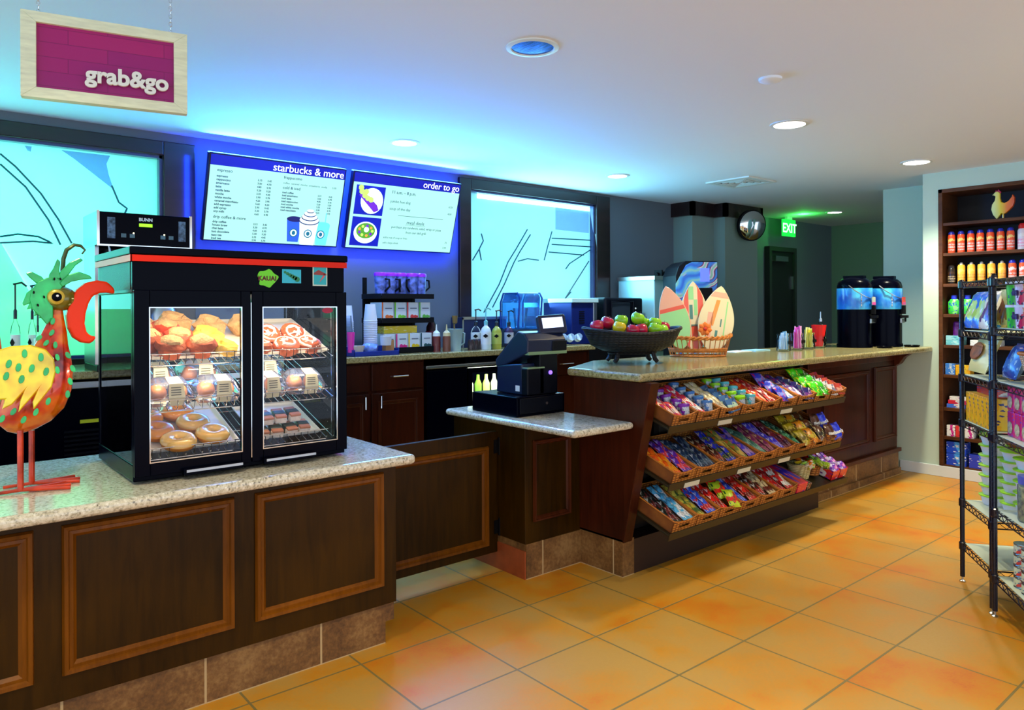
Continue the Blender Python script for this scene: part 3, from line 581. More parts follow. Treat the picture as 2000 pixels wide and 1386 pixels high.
for z in SH:
    mb = M()
    T = Matrix.Translation((0, .04, z)) @ Matrix.Rotation(.32, 4, 'X') @ Matrix.Translation((0, -.04, -z)); mb.T = T
    for i in range(26): x = .04+i*(CW-.08)/25; mb.tube([(x, .035, z+.045), (x, .03, z+.03), (x, .035, z), (x, CD-.06, z)], .0016, 4)
    for y in (.03, .2, .4, CD-.06): mb.tube([(.035, y, z-.002), (CW-.035, y, z-.002)], .0025, 5)
    mb.tube([(.035, .033, z+.045), (CW-.035, .033, z+.045)], .0022, 5)
    mb.build('wire_shelf', m_chrome, pc)
M().box(.06, .04, .722, CW-.06, .09, .732).build('lamp_strip', mat('case_tube', WHITE, emit=(1, .93, .8, 1), es=2.5), pc)
M().box(.06, .3, .722, CW-.06, .34, .732).build('lamp_strip', mat('case_tube'  , WHITE), pc)
area('case_light', (.70+CW/2, 3.16, ZC+.715), (.70+CW/2, 3.35, ZC+.3), .75, .04, 1.7, (1, .82, .55))
area('case_fill_low', (.70+CW/2, 3.15, ZC+.44), (.70+CW/2, 3.3, ZC+.1), .75, .03, 2.2, (1, .86, .62))  # added fill for the lower shelves, no tube modelled there
# stickers and badge
st = M(); blob = [(.06*math.cos(a)*(1+.16*math.sin(3*a+1)+.06*math.sin(7*a)), .037*math.sin(a)*(1+.12*math.cos(5*a))) for a in [2*PI*i/36 for i in range(36)]]
p = at(526, 543, y=3.085)-Vector((.70, 3.11, ZC)); stk = M().prism([(p.x+a*.7, p.z+b) for a, b in blob], -.0025, -.0005, 'y').build('island_sticker', mat('sticker_green', rgb(110, 220, 30), .4), pc)
text([('KAUAI', p.x, p.z-.009, .027, 'CENTER', 0, .04)], 'lettering', mat('sticker_ink', rgb(90, 20, 30), .5), pc, (0, -.003, 0), depth=.0004)
p = at(574, 539, y=3.085)-Vector((.70, 3.11, ZC)); mb = M().box(p.x-.043, -.002, p.z-.03, p.x+.043, -.0005, p.z+.03, 0)
for i in range(6): disc(mb, p.x-.03+i*.011, p.z+.017-i*.006, .006+.0012*i, 1, 8, -.003)
mb.build('island_map_sticker', [mat('sticker_aqua', rgb(50, 190, 215), .4), mat('sticker_leaf', rgb(40, 130, 80), .5)], pc)
p = at(629.5, 538, y=3.085)-Vector((.70, 3.11, ZC)); mb = M().box(p.x-.035, -.002, p.z-.046, p.x+.035, -.0005, p.z+.046, 0).box(p.x-.03, -.003, p.z-.04, p.x+.03, -.0018, p.z+.04, 1)
mb.prism([(p.x-.03, p.z+.012), (p.x-.008, p.z+.026), (p.x+.03, p.z+.008), (p.x+.03, p.z+.002), (p.x-.03, p.z+.004)], -.004, -.003, 'y', 2).prism([(p.x-.004, p.z-.03), (p.x+.02, p.z-.004), (p.x+.022, p.z+.014), (p.x+.008, p.z-.01)], -.004, -.003, 'y', 3)
mb.build('surf_sticker', [mat('sticker_cream', rgb(220, 235, 215), .4), mat('sticker_aqua2', rgb(40, 180, 190), .4), mat('sticker_rust', rgb(150, 60, 50), .4), mat('sticker_coral', rgb(235, 80, 90), .4)], pc)
mb = M(); disc(mb, .795, .665, .026, 0, 24, -.016, .5); mb.build('red_badge', mat('badge_red', rgb(170, 15, 60), .4), pc)
M().lathe([(.006, 0), (.004, .008)], (.03, -.004, .735), 8).build('screw', m_chrome, pc)

TILT = .2
def P(x, y, z): return (.70+x, 3.11+y, ZC+z+.33*(y-.04))
m_tray = mat('tray_paper', rgb(232, 226, 214), .5)
def tray(x0, x1, y0, y1, z, lab, name='serving_tray'):
    cx, cy = (x0+x1)/2, (y0+y1)/2; a, b = (x1-x0)/2, (y1-y0)/2
    o = M().add([(s*a*k, t*b*k, h) for k, h in ((.93, .004), (1, .022), (.97, .022), (.91, .009)) for s, t in ((-1, -1), (1, -1), (1, 1), (-1, 1))],
       [(0, 1, 2, 3), (12, 15, 14, 13)]+[(4*j+i, 4*j+(i+1) % 4, 4*j+4+(i+1) % 4, 4*j+4+i) for j in range(3) for i in range(4)]).build(name, m_tray, None, .003)
    o.location = P(cx, cy, z); o.rotation_euler = (.32, 0, 0); tag(o, lab, 'tray'); return o
tray(.055, .84, .05, .50, SH[2], 'long white tray of muffins and rolls on the top shelf of the pastry case')
tray(.055, .43, .05, .48, SH[0], 'white tray of glazed donuts on the bottom left shelf of the pastry case')
tray(.50, .80, .06, .40, SH[0], 'white tray of wrapped rice snacks on the bottom right shelf of the pastry case')
# pastries
m_muf = mat('muffin_brown', rgb(164, 68, 18), .6, bump=.8, bscale=50, noise_amt=.35, nscale=25); m_sug = mat('sugar_crumb', rgb(206, 160, 106), .7, bump=1, bscale=90, noise_amt=.2, nscale=60)
m_cup = mat('muffin_case', rgb(205, 92, 40), .6); m_red_m = mat('red_muffin', rgb(200, 60, 20), .5, bump=.4, bscale=60, noise_amt=.3, nscale=30); m_yel = mat('lemon_pastry', rgb(236, 186, 70), .5, bump=.5, bscale=60, noise_amt=.25, nscale=25)
def wob(m, amt, sc=20, seed=0):
    m.v = [p+Vector((noise.noise(p*sc+Vector((seed, 0, 0))), noise.noise(p*sc+Vector((seed, 5, 0))), noise.noise(p*sc+Vector((seed, 0, 9)))))*amt for p in m.v]; return m
def muffin(top, lab, grp):
    t = thing('muffin', lab, 'muffin', group=grp)
    r = [(.028, 0), (.036, .032)]; mb = M(); n = 24
    vs = []
    for rr, z in r:
        for i in range(n): q = rr*(1+(.05 if i % 2 else 0)); vs.append((q*math.cos(2*PI*i/n), q*math.sin(2*PI*i/n), z))
    mb.add(vs, [tuple(range(n))[::-1]]+[(i, (i+1) % n, n+(i+1) % n, n+i) for i in range(n)]); mb.build('paper_case', m_cup, t)
    wob(M().lathe([(.03, .024), (.044, .03), (.047, .038), (.04, .052), (.022, .062), (.001, .065)], n=20), .006, 30).build('muffin_body', top, t, smooth=True)
    wob(M().lathe([(.037, .050), (.032, .058), (.018, .066), (.001, .069)], n=16), .005, 50).build('sugar_topping', m_sug, t, smooth=True)
    return t
spots = [((.155, .085), 0, 'front row, left one'), ((.275, .085), 0, 'front row, right one'), ((.09, .165), 0, 'second row, left one'), ((.21, .175), 1, 'second row, right one'), ((.085, .27), 0, 'third row, at the left'), ((.185, .28), 1, 'third row, at the right')]
first = {}
for (x, y), k, w_ in spots:
    lab = '%s sugar-topped muffin, %s of the top case shelf' % (('brown', 'reddish')[k], w_)
    if k not in first: o = first[k] = muffin((m_muf, m_red_m)[k], lab, 'muffins on the top shelf of the case'); o.location = P(x, y, SH[2]+.01); o.rotation_euler = (.32, 0, 0); o.scale = (1.32,)*3
    else: dup(first[k], P(x, y, SH[2]+.01), (.32, 0, x*40), lab, scale=1.32)
def danish(lab, m, s=1):
    o = wob(M().lathe([(.03, 0), (.052, .012), (.054, .03), (.044, .048), (.028, .046), (.018, .038), (.001, .036)], n=20), .016, 34, s).build('pastry', m, None, smooth=True); o.scale = (s, s, s); o.rotation_euler = (.32, 0, s); return tag(o, lab, 'pastry', 'pastries on the top shelf of the case')
for i, (x, y, m, l, s) in enumerate([(.375, .095, m_yel, 'small pale yellow danish at the front of the top case shelf beside the muffins', 1), (.335, .20, m_yel, 'golden yellow danish behind the small pale danish on the top case shelf', 1.3), (.10, .38, m_sug, 'large sugar-dusted bun at the back left of the top case shelf', 1.3), (.25, .38, m_sug, 'large sugar-dusted bun in the back row behind the red muffins', 1.35), (.39, .34, m_sug, 'large sugar-dusted bun at the back centre of the top case shelf', 1.3), (.54, .33, m_sug, 'large sugar-dusted bun at the back right of the top case shelf', 1.35)]):
    danish(l, m, s).location = P(x, y, SH[2]+.01)
m_roll = mat('cinnamon_roll', rgb(186, 84, 40), .5, noise_amt=.3, nscale=40, bump=.3, bscale=60); m_icing = mat('pink_icing', rgb(246, 224, 214), .35)
def roll(lab):
    t = thing('cinnamon_roll', lab, 'cinnamon roll', group='cinnamon rolls in the pastry case')
    wob(M().lathe([(.045, 0), (.054, .012), (.052, .034), (.04, .044), (.001, .046)], n=20), .004, 30).build('roll_body', m_roll, t, smooth=True)
    M().tube([((.008+.0026*i)*math.cos(i*.55), (.008+.0026*i)*math.sin(i*.55), .047-.00004*i*i) for i in range(17)], .0055, 6).build('icing_swirl', m_icing, t, smooth=True)
    rnd = random.Random(4); mb = M()
    for i in range(7): a = rnd.uniform(0, 6.28); mb.tube([(.05*math.cos(a), .05*math.sin(a), .034), (.02*math.cos(a+.8), .02*math.sin(a+.8), .051), (.05*math.cos(a+2.6), .05*math.sin(a+2.6), .034)], .003, 5)
    mb.build('icing_drizzle', m_icing, t); return t
o = None
for i, (x, y, z, tl, w_) in enumerate([(.53, .10, .01, .15, 'front left of the pile'), (.645, .10, .01, .3, 'front middle of the pile'), (.755, .11, .01, .2, 'front right of the pile'), (.60, .2, .03, .5, 'leaning in the middle of the pile'), (.72, .21, .03, .6, 'leaning high at the back right of the pile')]):
    lab = 'iced cinnamon roll in the case, '+w_
    if o is None: o = roll(lab); o.location = P(x, y, SH[2]+z); o.rotation_euler = (tl, 0, 0)
    else: dup(o, P(x, y, SH[2]+z), (.25+tl, 0, i), lab, scale=1.08)
# clamshell packs
m_clam = m_thin_glass('clear_plastic', (.93, .95, 1, 1), 1.5, ((.4, .5, .9, 1), .08)); m_bun = mat('bun', rgb(196, 118, 48), .5, noise_amt=.25, nscale=20, coat=.3); m_lab = mat('paper_label', rgb(200, 192, 160), .6)
m_prn = mat('label_print', rgb(60, 60, 60), .6)
def clam(lab):
    t = thing('clamshell_pack', lab, 'food pack', group='clear clamshell packs in the pastry case')
    M().add([(-.07, -.05, 0), (.07, -.05, 0), (.07, .05, 0), (-.07, .05, 0), (-.08, -.06, .04), (.08, -.06, .04), (.08, .06, .04), (-.08, .06, .04), (-.055, -.04, .085), (.055, -.04, .085), (.055, .04, .085), (-.055, .04, .085)],
        [(0, 3, 2, 1), (8, 9, 10, 11)]+[(4*j+i, 4*j+(i+1) % 4, 4*j+4+(i+1) % 4, 4*j+4+i) for j in (0, 1) for i in range(4)]).build('clear_shell', m_clam, t, .012, seg=3)
    M().tube([(-.081, -.061, .04), (.081, -.061, .04), (.081, .061, .04), (-.081, .061, .04)], .0018, 4, True).build('shell_rim', m_clam, t)
    for x in (-.036, .034): wob(M().ball((x, 0, .038), .034, 14, sc=(.95, 1.1, .85)), .003, 30, x*100).build('bun', m_bun, t, smooth=True)
    a = M().add([(-.012, -.062, .04), (.045, -.062, .04), (.038, -.044, .088), (-.01, -.044, .088), (-.008, .02, .0885), (.036, .02, .0885), (-.01, -.054, .006), (.04, -.054, .006)], [(0, 1, 2, 3), (3, 2, 5, 4), (6, 7, 1, 0)]).build('paper_label', m_lab, t)
    mb = M()
    for k in range(4): mb.box(-.004, -.0605+.0035*k, .05+.008*k, .03, -.0595+.0035*k, .0525+.008*k)
    mb.build('printed_lines', m_prn, a); return t
o = None
for i, (x, y, w_) in enumerate([(.15, .11, 'front left of the middle shelf'), (.34, .11, 'front of the middle shelf, left of the divider'), (.545, .11, 'front middle shelf, right of the divider'), (.73, .12, 'front right end of the middle shelf'), (.13, .27, 'back left of the middle shelf'), (.32, .28, 'back of the middle shelf behind the left door'), (.60, .28, 'back of the middle shelf behind the right door')]):
    lab = 'clear clamshell of two buns, '+w_
    if o is None: o = clam(lab); o.location = P(x, y, SH[1]+.004); o.rotation_euler = (.32, 0, 0); o.scale = (1.12,)*3
    else: dup(o, P(x, y, SH[1]+.004), (.32, 0, .05*(-1)**i), lab, scale=1.12)
# donuts
m_don = mat('donut_dough', rgb(214, 130, 34), .45, noise_amt=.2, nscale=20); m_gl = mat('donut_glaze', rgb(236, 186, 104), .2, coat=.6)
m_don2 = mat('dark_donut', rgb(196, 106, 34), .4, noise_amt=.2, nscale=20); m_gl2 = mat('cinnamon_glaze', rgb(226, 138, 50), .25, coat=.6)
def torus(mb, R, r, z, sz=1, n=24, k=10, half=False):
    vs = []; fs = []
    for i in range(n):
        for j in range(k):
            b = (PI*j/(k-1)) if half else 2*PI*j/k
            vs.append(((R+r*math.cos(b))*math.cos(2*PI*i/n), (R+r*math.cos(b))*math.sin(2*PI*i/n), z+r*sz*math.sin(b)))
    for i in range(n):
        for j in range(k-1 if half else k): fs.append((i*k+j, ((i+1) % n)*k+j, ((i+1) % n)*k+(j+1) % k, i*k+(j+1) % k))
    return mb.add(vs, fs)
def donut(lab, m1, m2):
    t = thing('donut', lab, 'donut', group='donuts on the bottom shelf of the case')
    torus(M(), .029, .021, .019, .85).build('dough', m1, t, smooth=True); wob(torus(M(), .029, .0222, .0215, .85, half=True), .0015, 60).build('glaze', m2, t, smooth=True); return t
o = {}
for x, y, z, k, w_ in [(.185, .085, .01, 0, 'front left of the bottom tray'), (.33, .115, .01, 0, 'front right of the bottom tray'), (.13, .185, .01, 1, 'middle row left of the bottom tray'), (.285, .23, .01, 0, 'middle row right of the bottom tray'), (.115, .305, .01, 1, 'back left of the bottom tray'), (.25, .34, .01, 1, 'back right of the bottom tray')]:
    lab = '%s glazed ring donut, %s in the case' % (('pale', 'dark')[k], w_)
    if k not in o: o[k] = donut(lab, (m_don, m_don2)[k], (m_gl, m_gl2)[k]); o[k].location = P(x, y, SH[0]+z); o[k].rotation_euler = (.32, 0, 0); o[k].scale = (1.35,)*3
    else: dup(o[k], P(x, y, SH[0]+z), (.32, 0, x*9), lab, scale=1.35)
# wrapped rice snacks
m_rice = mat('rice_white', rgb(230, 215, 200), .5, noise_amt=.15, nscale=60); m_nori = mat('seaweed', rgb(50, 66, 66), .35); m_ham = mat('ham_pink', rgb(190, 120, 90), .5)
def musubi(lab):
    t = thing('rice_snack', lab, 'rice snack', group='wrapped rice snacks on the bottom shelf of the case')
    box('rice_block', m_rice, -.026, -.042, 0, .026, .042, .032, t, .006); box('meat_slice', m_ham, -.025, -.043, .026, .025, .043, .038, t, .004)
    M().box(-.028, -.02, -.001, .028, .02, .04).build('seaweed_band', m_nori, t, .006); return t
o = None
for i, (x, y, z, w_) in enumerate([(.53, .10, .01, 'first in the front row'), (.595, .10, .01, 'second in the front row'), (.66, .105, .01, 'third in the front row'), (.725, .11, .01, 'last in the front row'), (.56, .13, .055, 'left one on top of the pile'), (.625, .135, .055, 'middle one on top of the pile'), (.69, .14, .055, 'right one on top of the pile')]):
    lab = 'rice block with seaweed band in the case, '+w_
    if o is None: o = musubi(lab); o.location = P(x, y, SH[0]+z); o.rotation_euler = (.32, 0, 0)
    else: dup(o, P(x, y, SH[0]+z), (.32, 0, .06*(-1)**i), lab)

for ob in bpy.data.objects:
    if ob.get('category') in ('muffin', 'pastry', 'cinnamon roll', 'food pack', 'donut', 'rice snack'): ob.rotation_mode = 'ZYX'
# ---------------------------------------------------------------- painted metal bird
YBd = 3.30
Bx = lambda u, v, d=0: at(u, v, y=YBd+d)
bird = thing('metal_bird', 'tall painted metal bird sculpture with orange beak and green crest on the near counter', 'sculpture', (.40, YBd, ZL))
def L(u, v, d=0): return Bx(u, v, d)-Vector((.40, YBd, ZL))
g = N('bird_orange', .22); n = g.n('TexNoise', {0: g.coord(), 'Scale': 9, 'Detail': 3}); g.base(g.ramp(n.outputs[0], [(.35, rgb(110, 20, 18)), (.47, rgb(208, 50, 8)), (.6, rgb(232, 120, 14)), (.72, rgb(160, 30, 12))])); g.b.inputs['Metallic'].default_value = .35; g.b.inputs['Coat Weight'].default_value = .8; m_bo = g.m
g = N('bird_yellow', .22); n = g.n('TexNoise', {0: g.coord(), 'Scale': 7, 'Detail': 3}); g.base(g.ramp(n.outputs[0], [(.34, rgb(232, 160, 6)), (.5, rgb(246, 222, 20)), (.72, rgb(190, 150, 14))])); g.b.inputs['Metallic'].default_value = .35; g.b.inputs['Coat Weight'].default_value = .8; m_by = g.m
m_bg = mat('bird_green', rgb(30, 180, 90), .3, .2, noise_amt=.4, nscale=12, coat=.6); m_bk = mat('bird_beak', rgb(225, 50, 0), .35, coat=.05, spec=.25, bump=.12, bscale=60); m_eye = mat('bird_olive', rgb(120, 112, 24), .2, .3, coat=.8, noise_amt=.3, nscale=10)
# body: thick pear from rings along a spine (pixel centre, half-width)
def rings(spine, depth, n=20):
    vs = []; fs = []
    for (u, v, hw) in spine:
        c = L(u, v); w_ = (L(u+hw, v)-L(u-hw, v)).length/2
        for i in range(n): a = 2*PI*i/n; vs.append(c+Vector((w_*math.cos(a), w_*depth*math.sin(a), 0)))
    for j in range(len(spine)-1):
        for i in range(n): fs.append((j*n+i, j*n+(i+1) % n, (j+1)*n+(i+1) % n, (j+1)*n+i))
    fs += [tuple(range(n))[::-1], tuple((len(spine)-1)*n+i for i in range(n))]
    return M().add(vs, fs)
rings([(112, 600, 10), (110, 625, 16), (106, 650, 25), (100, 675, 34), (92, 700, 48), (84, 730, 60), (74, 765, 68), (62, 800, 66), (50, 825, 52), (42, 840, 28), (38, 846, 6)], .42).build('body', m_bo, bird, smooth=True)
# wing
wp = [(-30, 700), (-10, 685), (20, 676), (60, 673), (90, 682), (106, 700), (110, 725), (102, 755), (84, 778), (66, 800), (64, 785), (72, 765), (50, 790), (36, 806), (40, 782), (46, 766), (24, 790), (4, 800), (10, 780), (-10, 782), (-40, 790)]
def leafm(pts, y0, th): return M().prism([(q.x, q.z) for q in [L(u, v, y0) for u, v in pts]], y0, y0+th, 'y')
wg = leafm(wp, -.125, .012).build('wing', m_by, bird, .005)
def spots_(pts, y0, sz, name, par=bird, m=m_bg):
    for u, v, a in pts:
        c = L(u, v, y0); mb = M(); mb.prism([(c.x+sz*(math.cos(t)*math.cos(a)*.6-math.sin(t)*math.sin(a)), c.z+sz*(math.cos(t)*math.sin(a)*.6+math.sin(t)*math.cos(a))*(1.2 if math.sin(t) > 0 else 1)) for t in [2*PI*i/10 for i in range(10)]], y0-.004, y0, 'y')
        mb.build(name, m, par, .0015)
spots_([(48, 691, 0), (17, 711, -.3), (36, 718, -.2), (62, 720, -.3), (12, 735, -.3), (42, 741, -.3), (90, 726, -.3), (80, 698, 0), (-8, 720, 0)], -.127, .0145, 'wing_spot')
spots_([(103, 628, -.3), (76, 660, -.9), (101, 650, -.6), (108, 674, 0), (112, 698, .3), (90, 670, -.7)], -.045, .0125, 'neck_spot')
spots_([(142, 720, .5), (133, 694, .6), (112, 723, .2), (137, 745, .3), (94, 784, -.3), (70, 805, -.4), (46, 820, -.5), (26, 804, -.6), (4, 818, -.5), (132, 770, 0)], -.12, .0135, 'body_spot')
hd = L(118, 583); M().ball(hd, .051, 24, sc=(1.12, .85, .92)).build('head', m_eye, bird, smooth=True)
ey = L(107, 580)
T = Matrix.Translation((ey.x, ey.y-.030, ey.z)) @ Matrix.Rotation(PI/2, 4, 'X')
ring = M().lathe([(.03, 0), (.027, .012), (.02, .016), (.001, .017)], n=24, T=T).build('eye_ring', mat('eye_gold', rgb(205, 180, 70), .25, .3), bird, smooth=True)
M().lathe([(.018, .014), (.015, .022), (.001, .025)], n=20, T=T).build('pupil', m_blackm, bird, smooth=True); M().ball((ey.x+.001, ey.y-.056, ey.z+.004), .005, 8).build('eye_glint', m_white, bird)
def curve_shape(pts, y0, th, name, m, bev=.006): return leafm(pts, y0, th).build(name, m, bird, bev, seg=3)
curve_shape([(137, 590), (150, 566), (168, 552), (190, 547), (210, 550), (224, 563), (225, 574), (212, 571), (196, 572), (182, 578), (174, 592), (168, 612), (166, 632), (170, 648), (178, 656), (188, 656), (186, 664), (176, 671), (160, 669), (144, 659), (134, 640), (131, 615)], -.03, .05, 'beak', m_bk, .011)
for pts in ([(128, 552), (112, 542), (92, 542), (74, 550), (62, 566), (58, 584), (64, 604), (78, 618), (92, 634), (104, 622), (104, 590), (118, 566)], [(100, 558), (80, 556), (64, 562), (52, 572), (44, 592), (46, 597), (58, 592), (52, 604), (62, 602), (68, 608), (66, 618), (78, 612), (76, 622), (88, 618), (92, 632), (100, 614), (96, 596)],
            [(96, 558), (82, 540), (62, 530), (50, 533), (58, 542), (70, 552), (84, 566)], [(94, 550), (96, 536), (104, 524), (112, 505), (118, 510), (116, 528), (120, 545)], [(108, 552), (118, 530), (136, 512), (156, 503), (163, 508), (148, 518), (136, 534), (122, 552)], [(116, 552), (134, 536), (154, 530), (176, 538), (180, 544), (160, 546), (140, 550), (122, 560)]):
    leafm(pts, -.02+random.uniform(-.012, .012), .008).build('crest_feather', m_bg, bird, .003)
spots_([(66, 571, 0), (86, 580, .3), (74, 596, .2), (106, 545, 0), (118, 545, .4)], -.036, .0055, 'crest_hole', m=m_blk2)
mb = M(); mb.tube([L(u, v, .03) for u, v in ((124, 560), (122, 530), (124, 505), (130, 488), (145, 478), (158, 480), (166, 488), (160, 496))], [.007, .008, .008, .008, .007, .006, .004, .003], 8).build('hooked_plume', mat('bronze_green', rgb(80, 96, 60), .3, .5), bird, smooth=True)
m_leg = mat('bird_leg', rgb(205, 60, 22), .3, .3, noise_amt=.5, nscale=12, coat=.5)
for u, d in ((38, -.05), (60, .05)):
    a = L(u, 840, d); f = L(u+2, 941 if d < 0 else 935, d); f.z = .012; a.x = f.x
    M().tube([a, f], .0105, 10).build('leg', m_leg, bird, smooth=True)
    mb = M()
    for k in (-.35, 0, .35, PI-.15): l_ = .16 if k < 2 else .09; mb.tube([f, f+Vector((l_*math.cos(k), l_*math.sin(k), -.005))], .0065, 8)
    mb.build('foot', m_leg, bird, smooth=True)
leafm([(-60, 640), (-30, 650), (0, 655), (5, 690), (-20, 700), (-60, 700)], .0, .012).build('tail_feather', m_bo, bird, .003)
# ---------------------------------------------------------------- candy shelves
TH = math.radians(19); SX0, SX1 = 3.30, 5.33
m_shelf = mat('shelf_dark', rgb(40, 34, 18), .4); m_tagm = mat('price_tag', rgb(205, 208, 190), .5)
SZ = (.885, .565, .29)
rk = thing('candy_rack', 'three-tier dark sloping candy rack fixed to the front of the bar', 'shelf rack')
rows = ('top', 'middle', 'bottom')
for i, z in enumerate(SZ):
    T = Matrix.Translation((0, 2.585, z)) @ Matrix.Rotation(TH, 4, 'X'); x1 = (5.34, 5.27, 5.37)[i]
    s = M().box(SX0-.02, 0, -.012, x1, .42, 0, T=T).box(SX0-.02, -.006, -.036, x1, .0, .010, T=T).build('shelf_board', m_shelf, rk, .002)
    if i < 2:
        for tx in ((3.75, 4.45) if i == 0 else (3.42, 3.95, 4.42)): M().box(tx, -.009, -.034, tx+.14, -.0065, -.004, T=T).build('price_tag', m_tagm, s)
for x in (3.6, 5.36): M().box(x, 2.95, .2, x+.05, 2.985, 1.1).build('upright', m_blk2, rk)
def SP(i, x, y, z): return Matrix.Translation((0, 2.585, SZ[i])) @ Matrix.Rotation(TH, 4, 'X') @ Vector((x, y, z))
BW = .222
m_rim = mat('rattan_rim', rgb(188, 112, 36), .5, noise_amt=.3, nscale=30)
def make_basket():
    t = thing('wicker_tray_basket', 'x', 'basket', group='wicker baskets on the candy rack'); w_, d, h = BW-.006, .37, .062
    mb = M().box(0, 0, 0, w_, d, .006).box(0, 0, 0, .006, d, h+.01).box(w_-.006, 0, 0, w_, d, h+.01).box(0, d-.006, 0, w_, d, h+.02)
    mb.box(0, 0, 0, w_, .006, .02).box(0, 0, .042, w_, .006, h).box(0, 0, .02, w_*.28, .006, .042).box(w_*.72, 0, .02, w_, .006, .042).build('woven_wall', m_wick, t)
    M().tube([(0, .003, h+.012), (w_*.25, .003, h-.001), (w_*.5, .003, h-.005), (w_*.75, .003, h-.001), (w_, .003, h+.012), (w_, d, h+.02), (0, d, h+.02)], .0042, 6, True).build('rim', m_rim, t); return t
bk = None
def pillow(w_, l, h, name, m, nx=6, ny=8, seed=0, wr=.12):
    """sealed wrapper: a soft pillow with flat crimped ends, length along y"""
    mb = M(); vs = []; R = random.Random(seed)
    for s in (1, -1):
        for j in range(ny+1):
            v = j/ny
            for i in range(nx+1):
                u = i/nx; a = max(0, 1-abs(2*u-1)**3)**.6*max(0, 1-abs(2*v-1)**6); a *= 1+wr*R.uniform(-1, 1)
                vs.append(((u-.5)*w_*(1-.08*math.sin(PI*v)), v*l, h/2+s*(h/2)*a if abs(2*v-1) < .999 else h/2+s*.0006))
    n = (nx+1)*(ny+1)
    for s in (0, 1):
        for j in range(ny):
            for i in range(nx): a = s*n+j*(nx+1)+i; mb.f.append([a, a+1, a+nx+2, a+nx+1][::(1 if s == 0 else -1)]); mb.m.append(0)
    edge = [i for i in range(nx+1)]+[(j+1)*(nx+1)-1 for j in range(1, ny+1)]+[ny*(nx+1)+i for i in range(nx-1, -1, -1)]+[j*(nx+1) for j in range(ny-1, 0, -1)]
    for k in range(len(edge)): a, b = edge[k], edge[(k+1) % len(edge)]; mb.f.append([a, b, b+n, a+n]); mb.m.append(0)
    mb.v = [Vector(p) for p in vs]
    return mb.build(name, m, None, smooth=True)
WH = (236, 236, 230); K = (12, 12, 16)
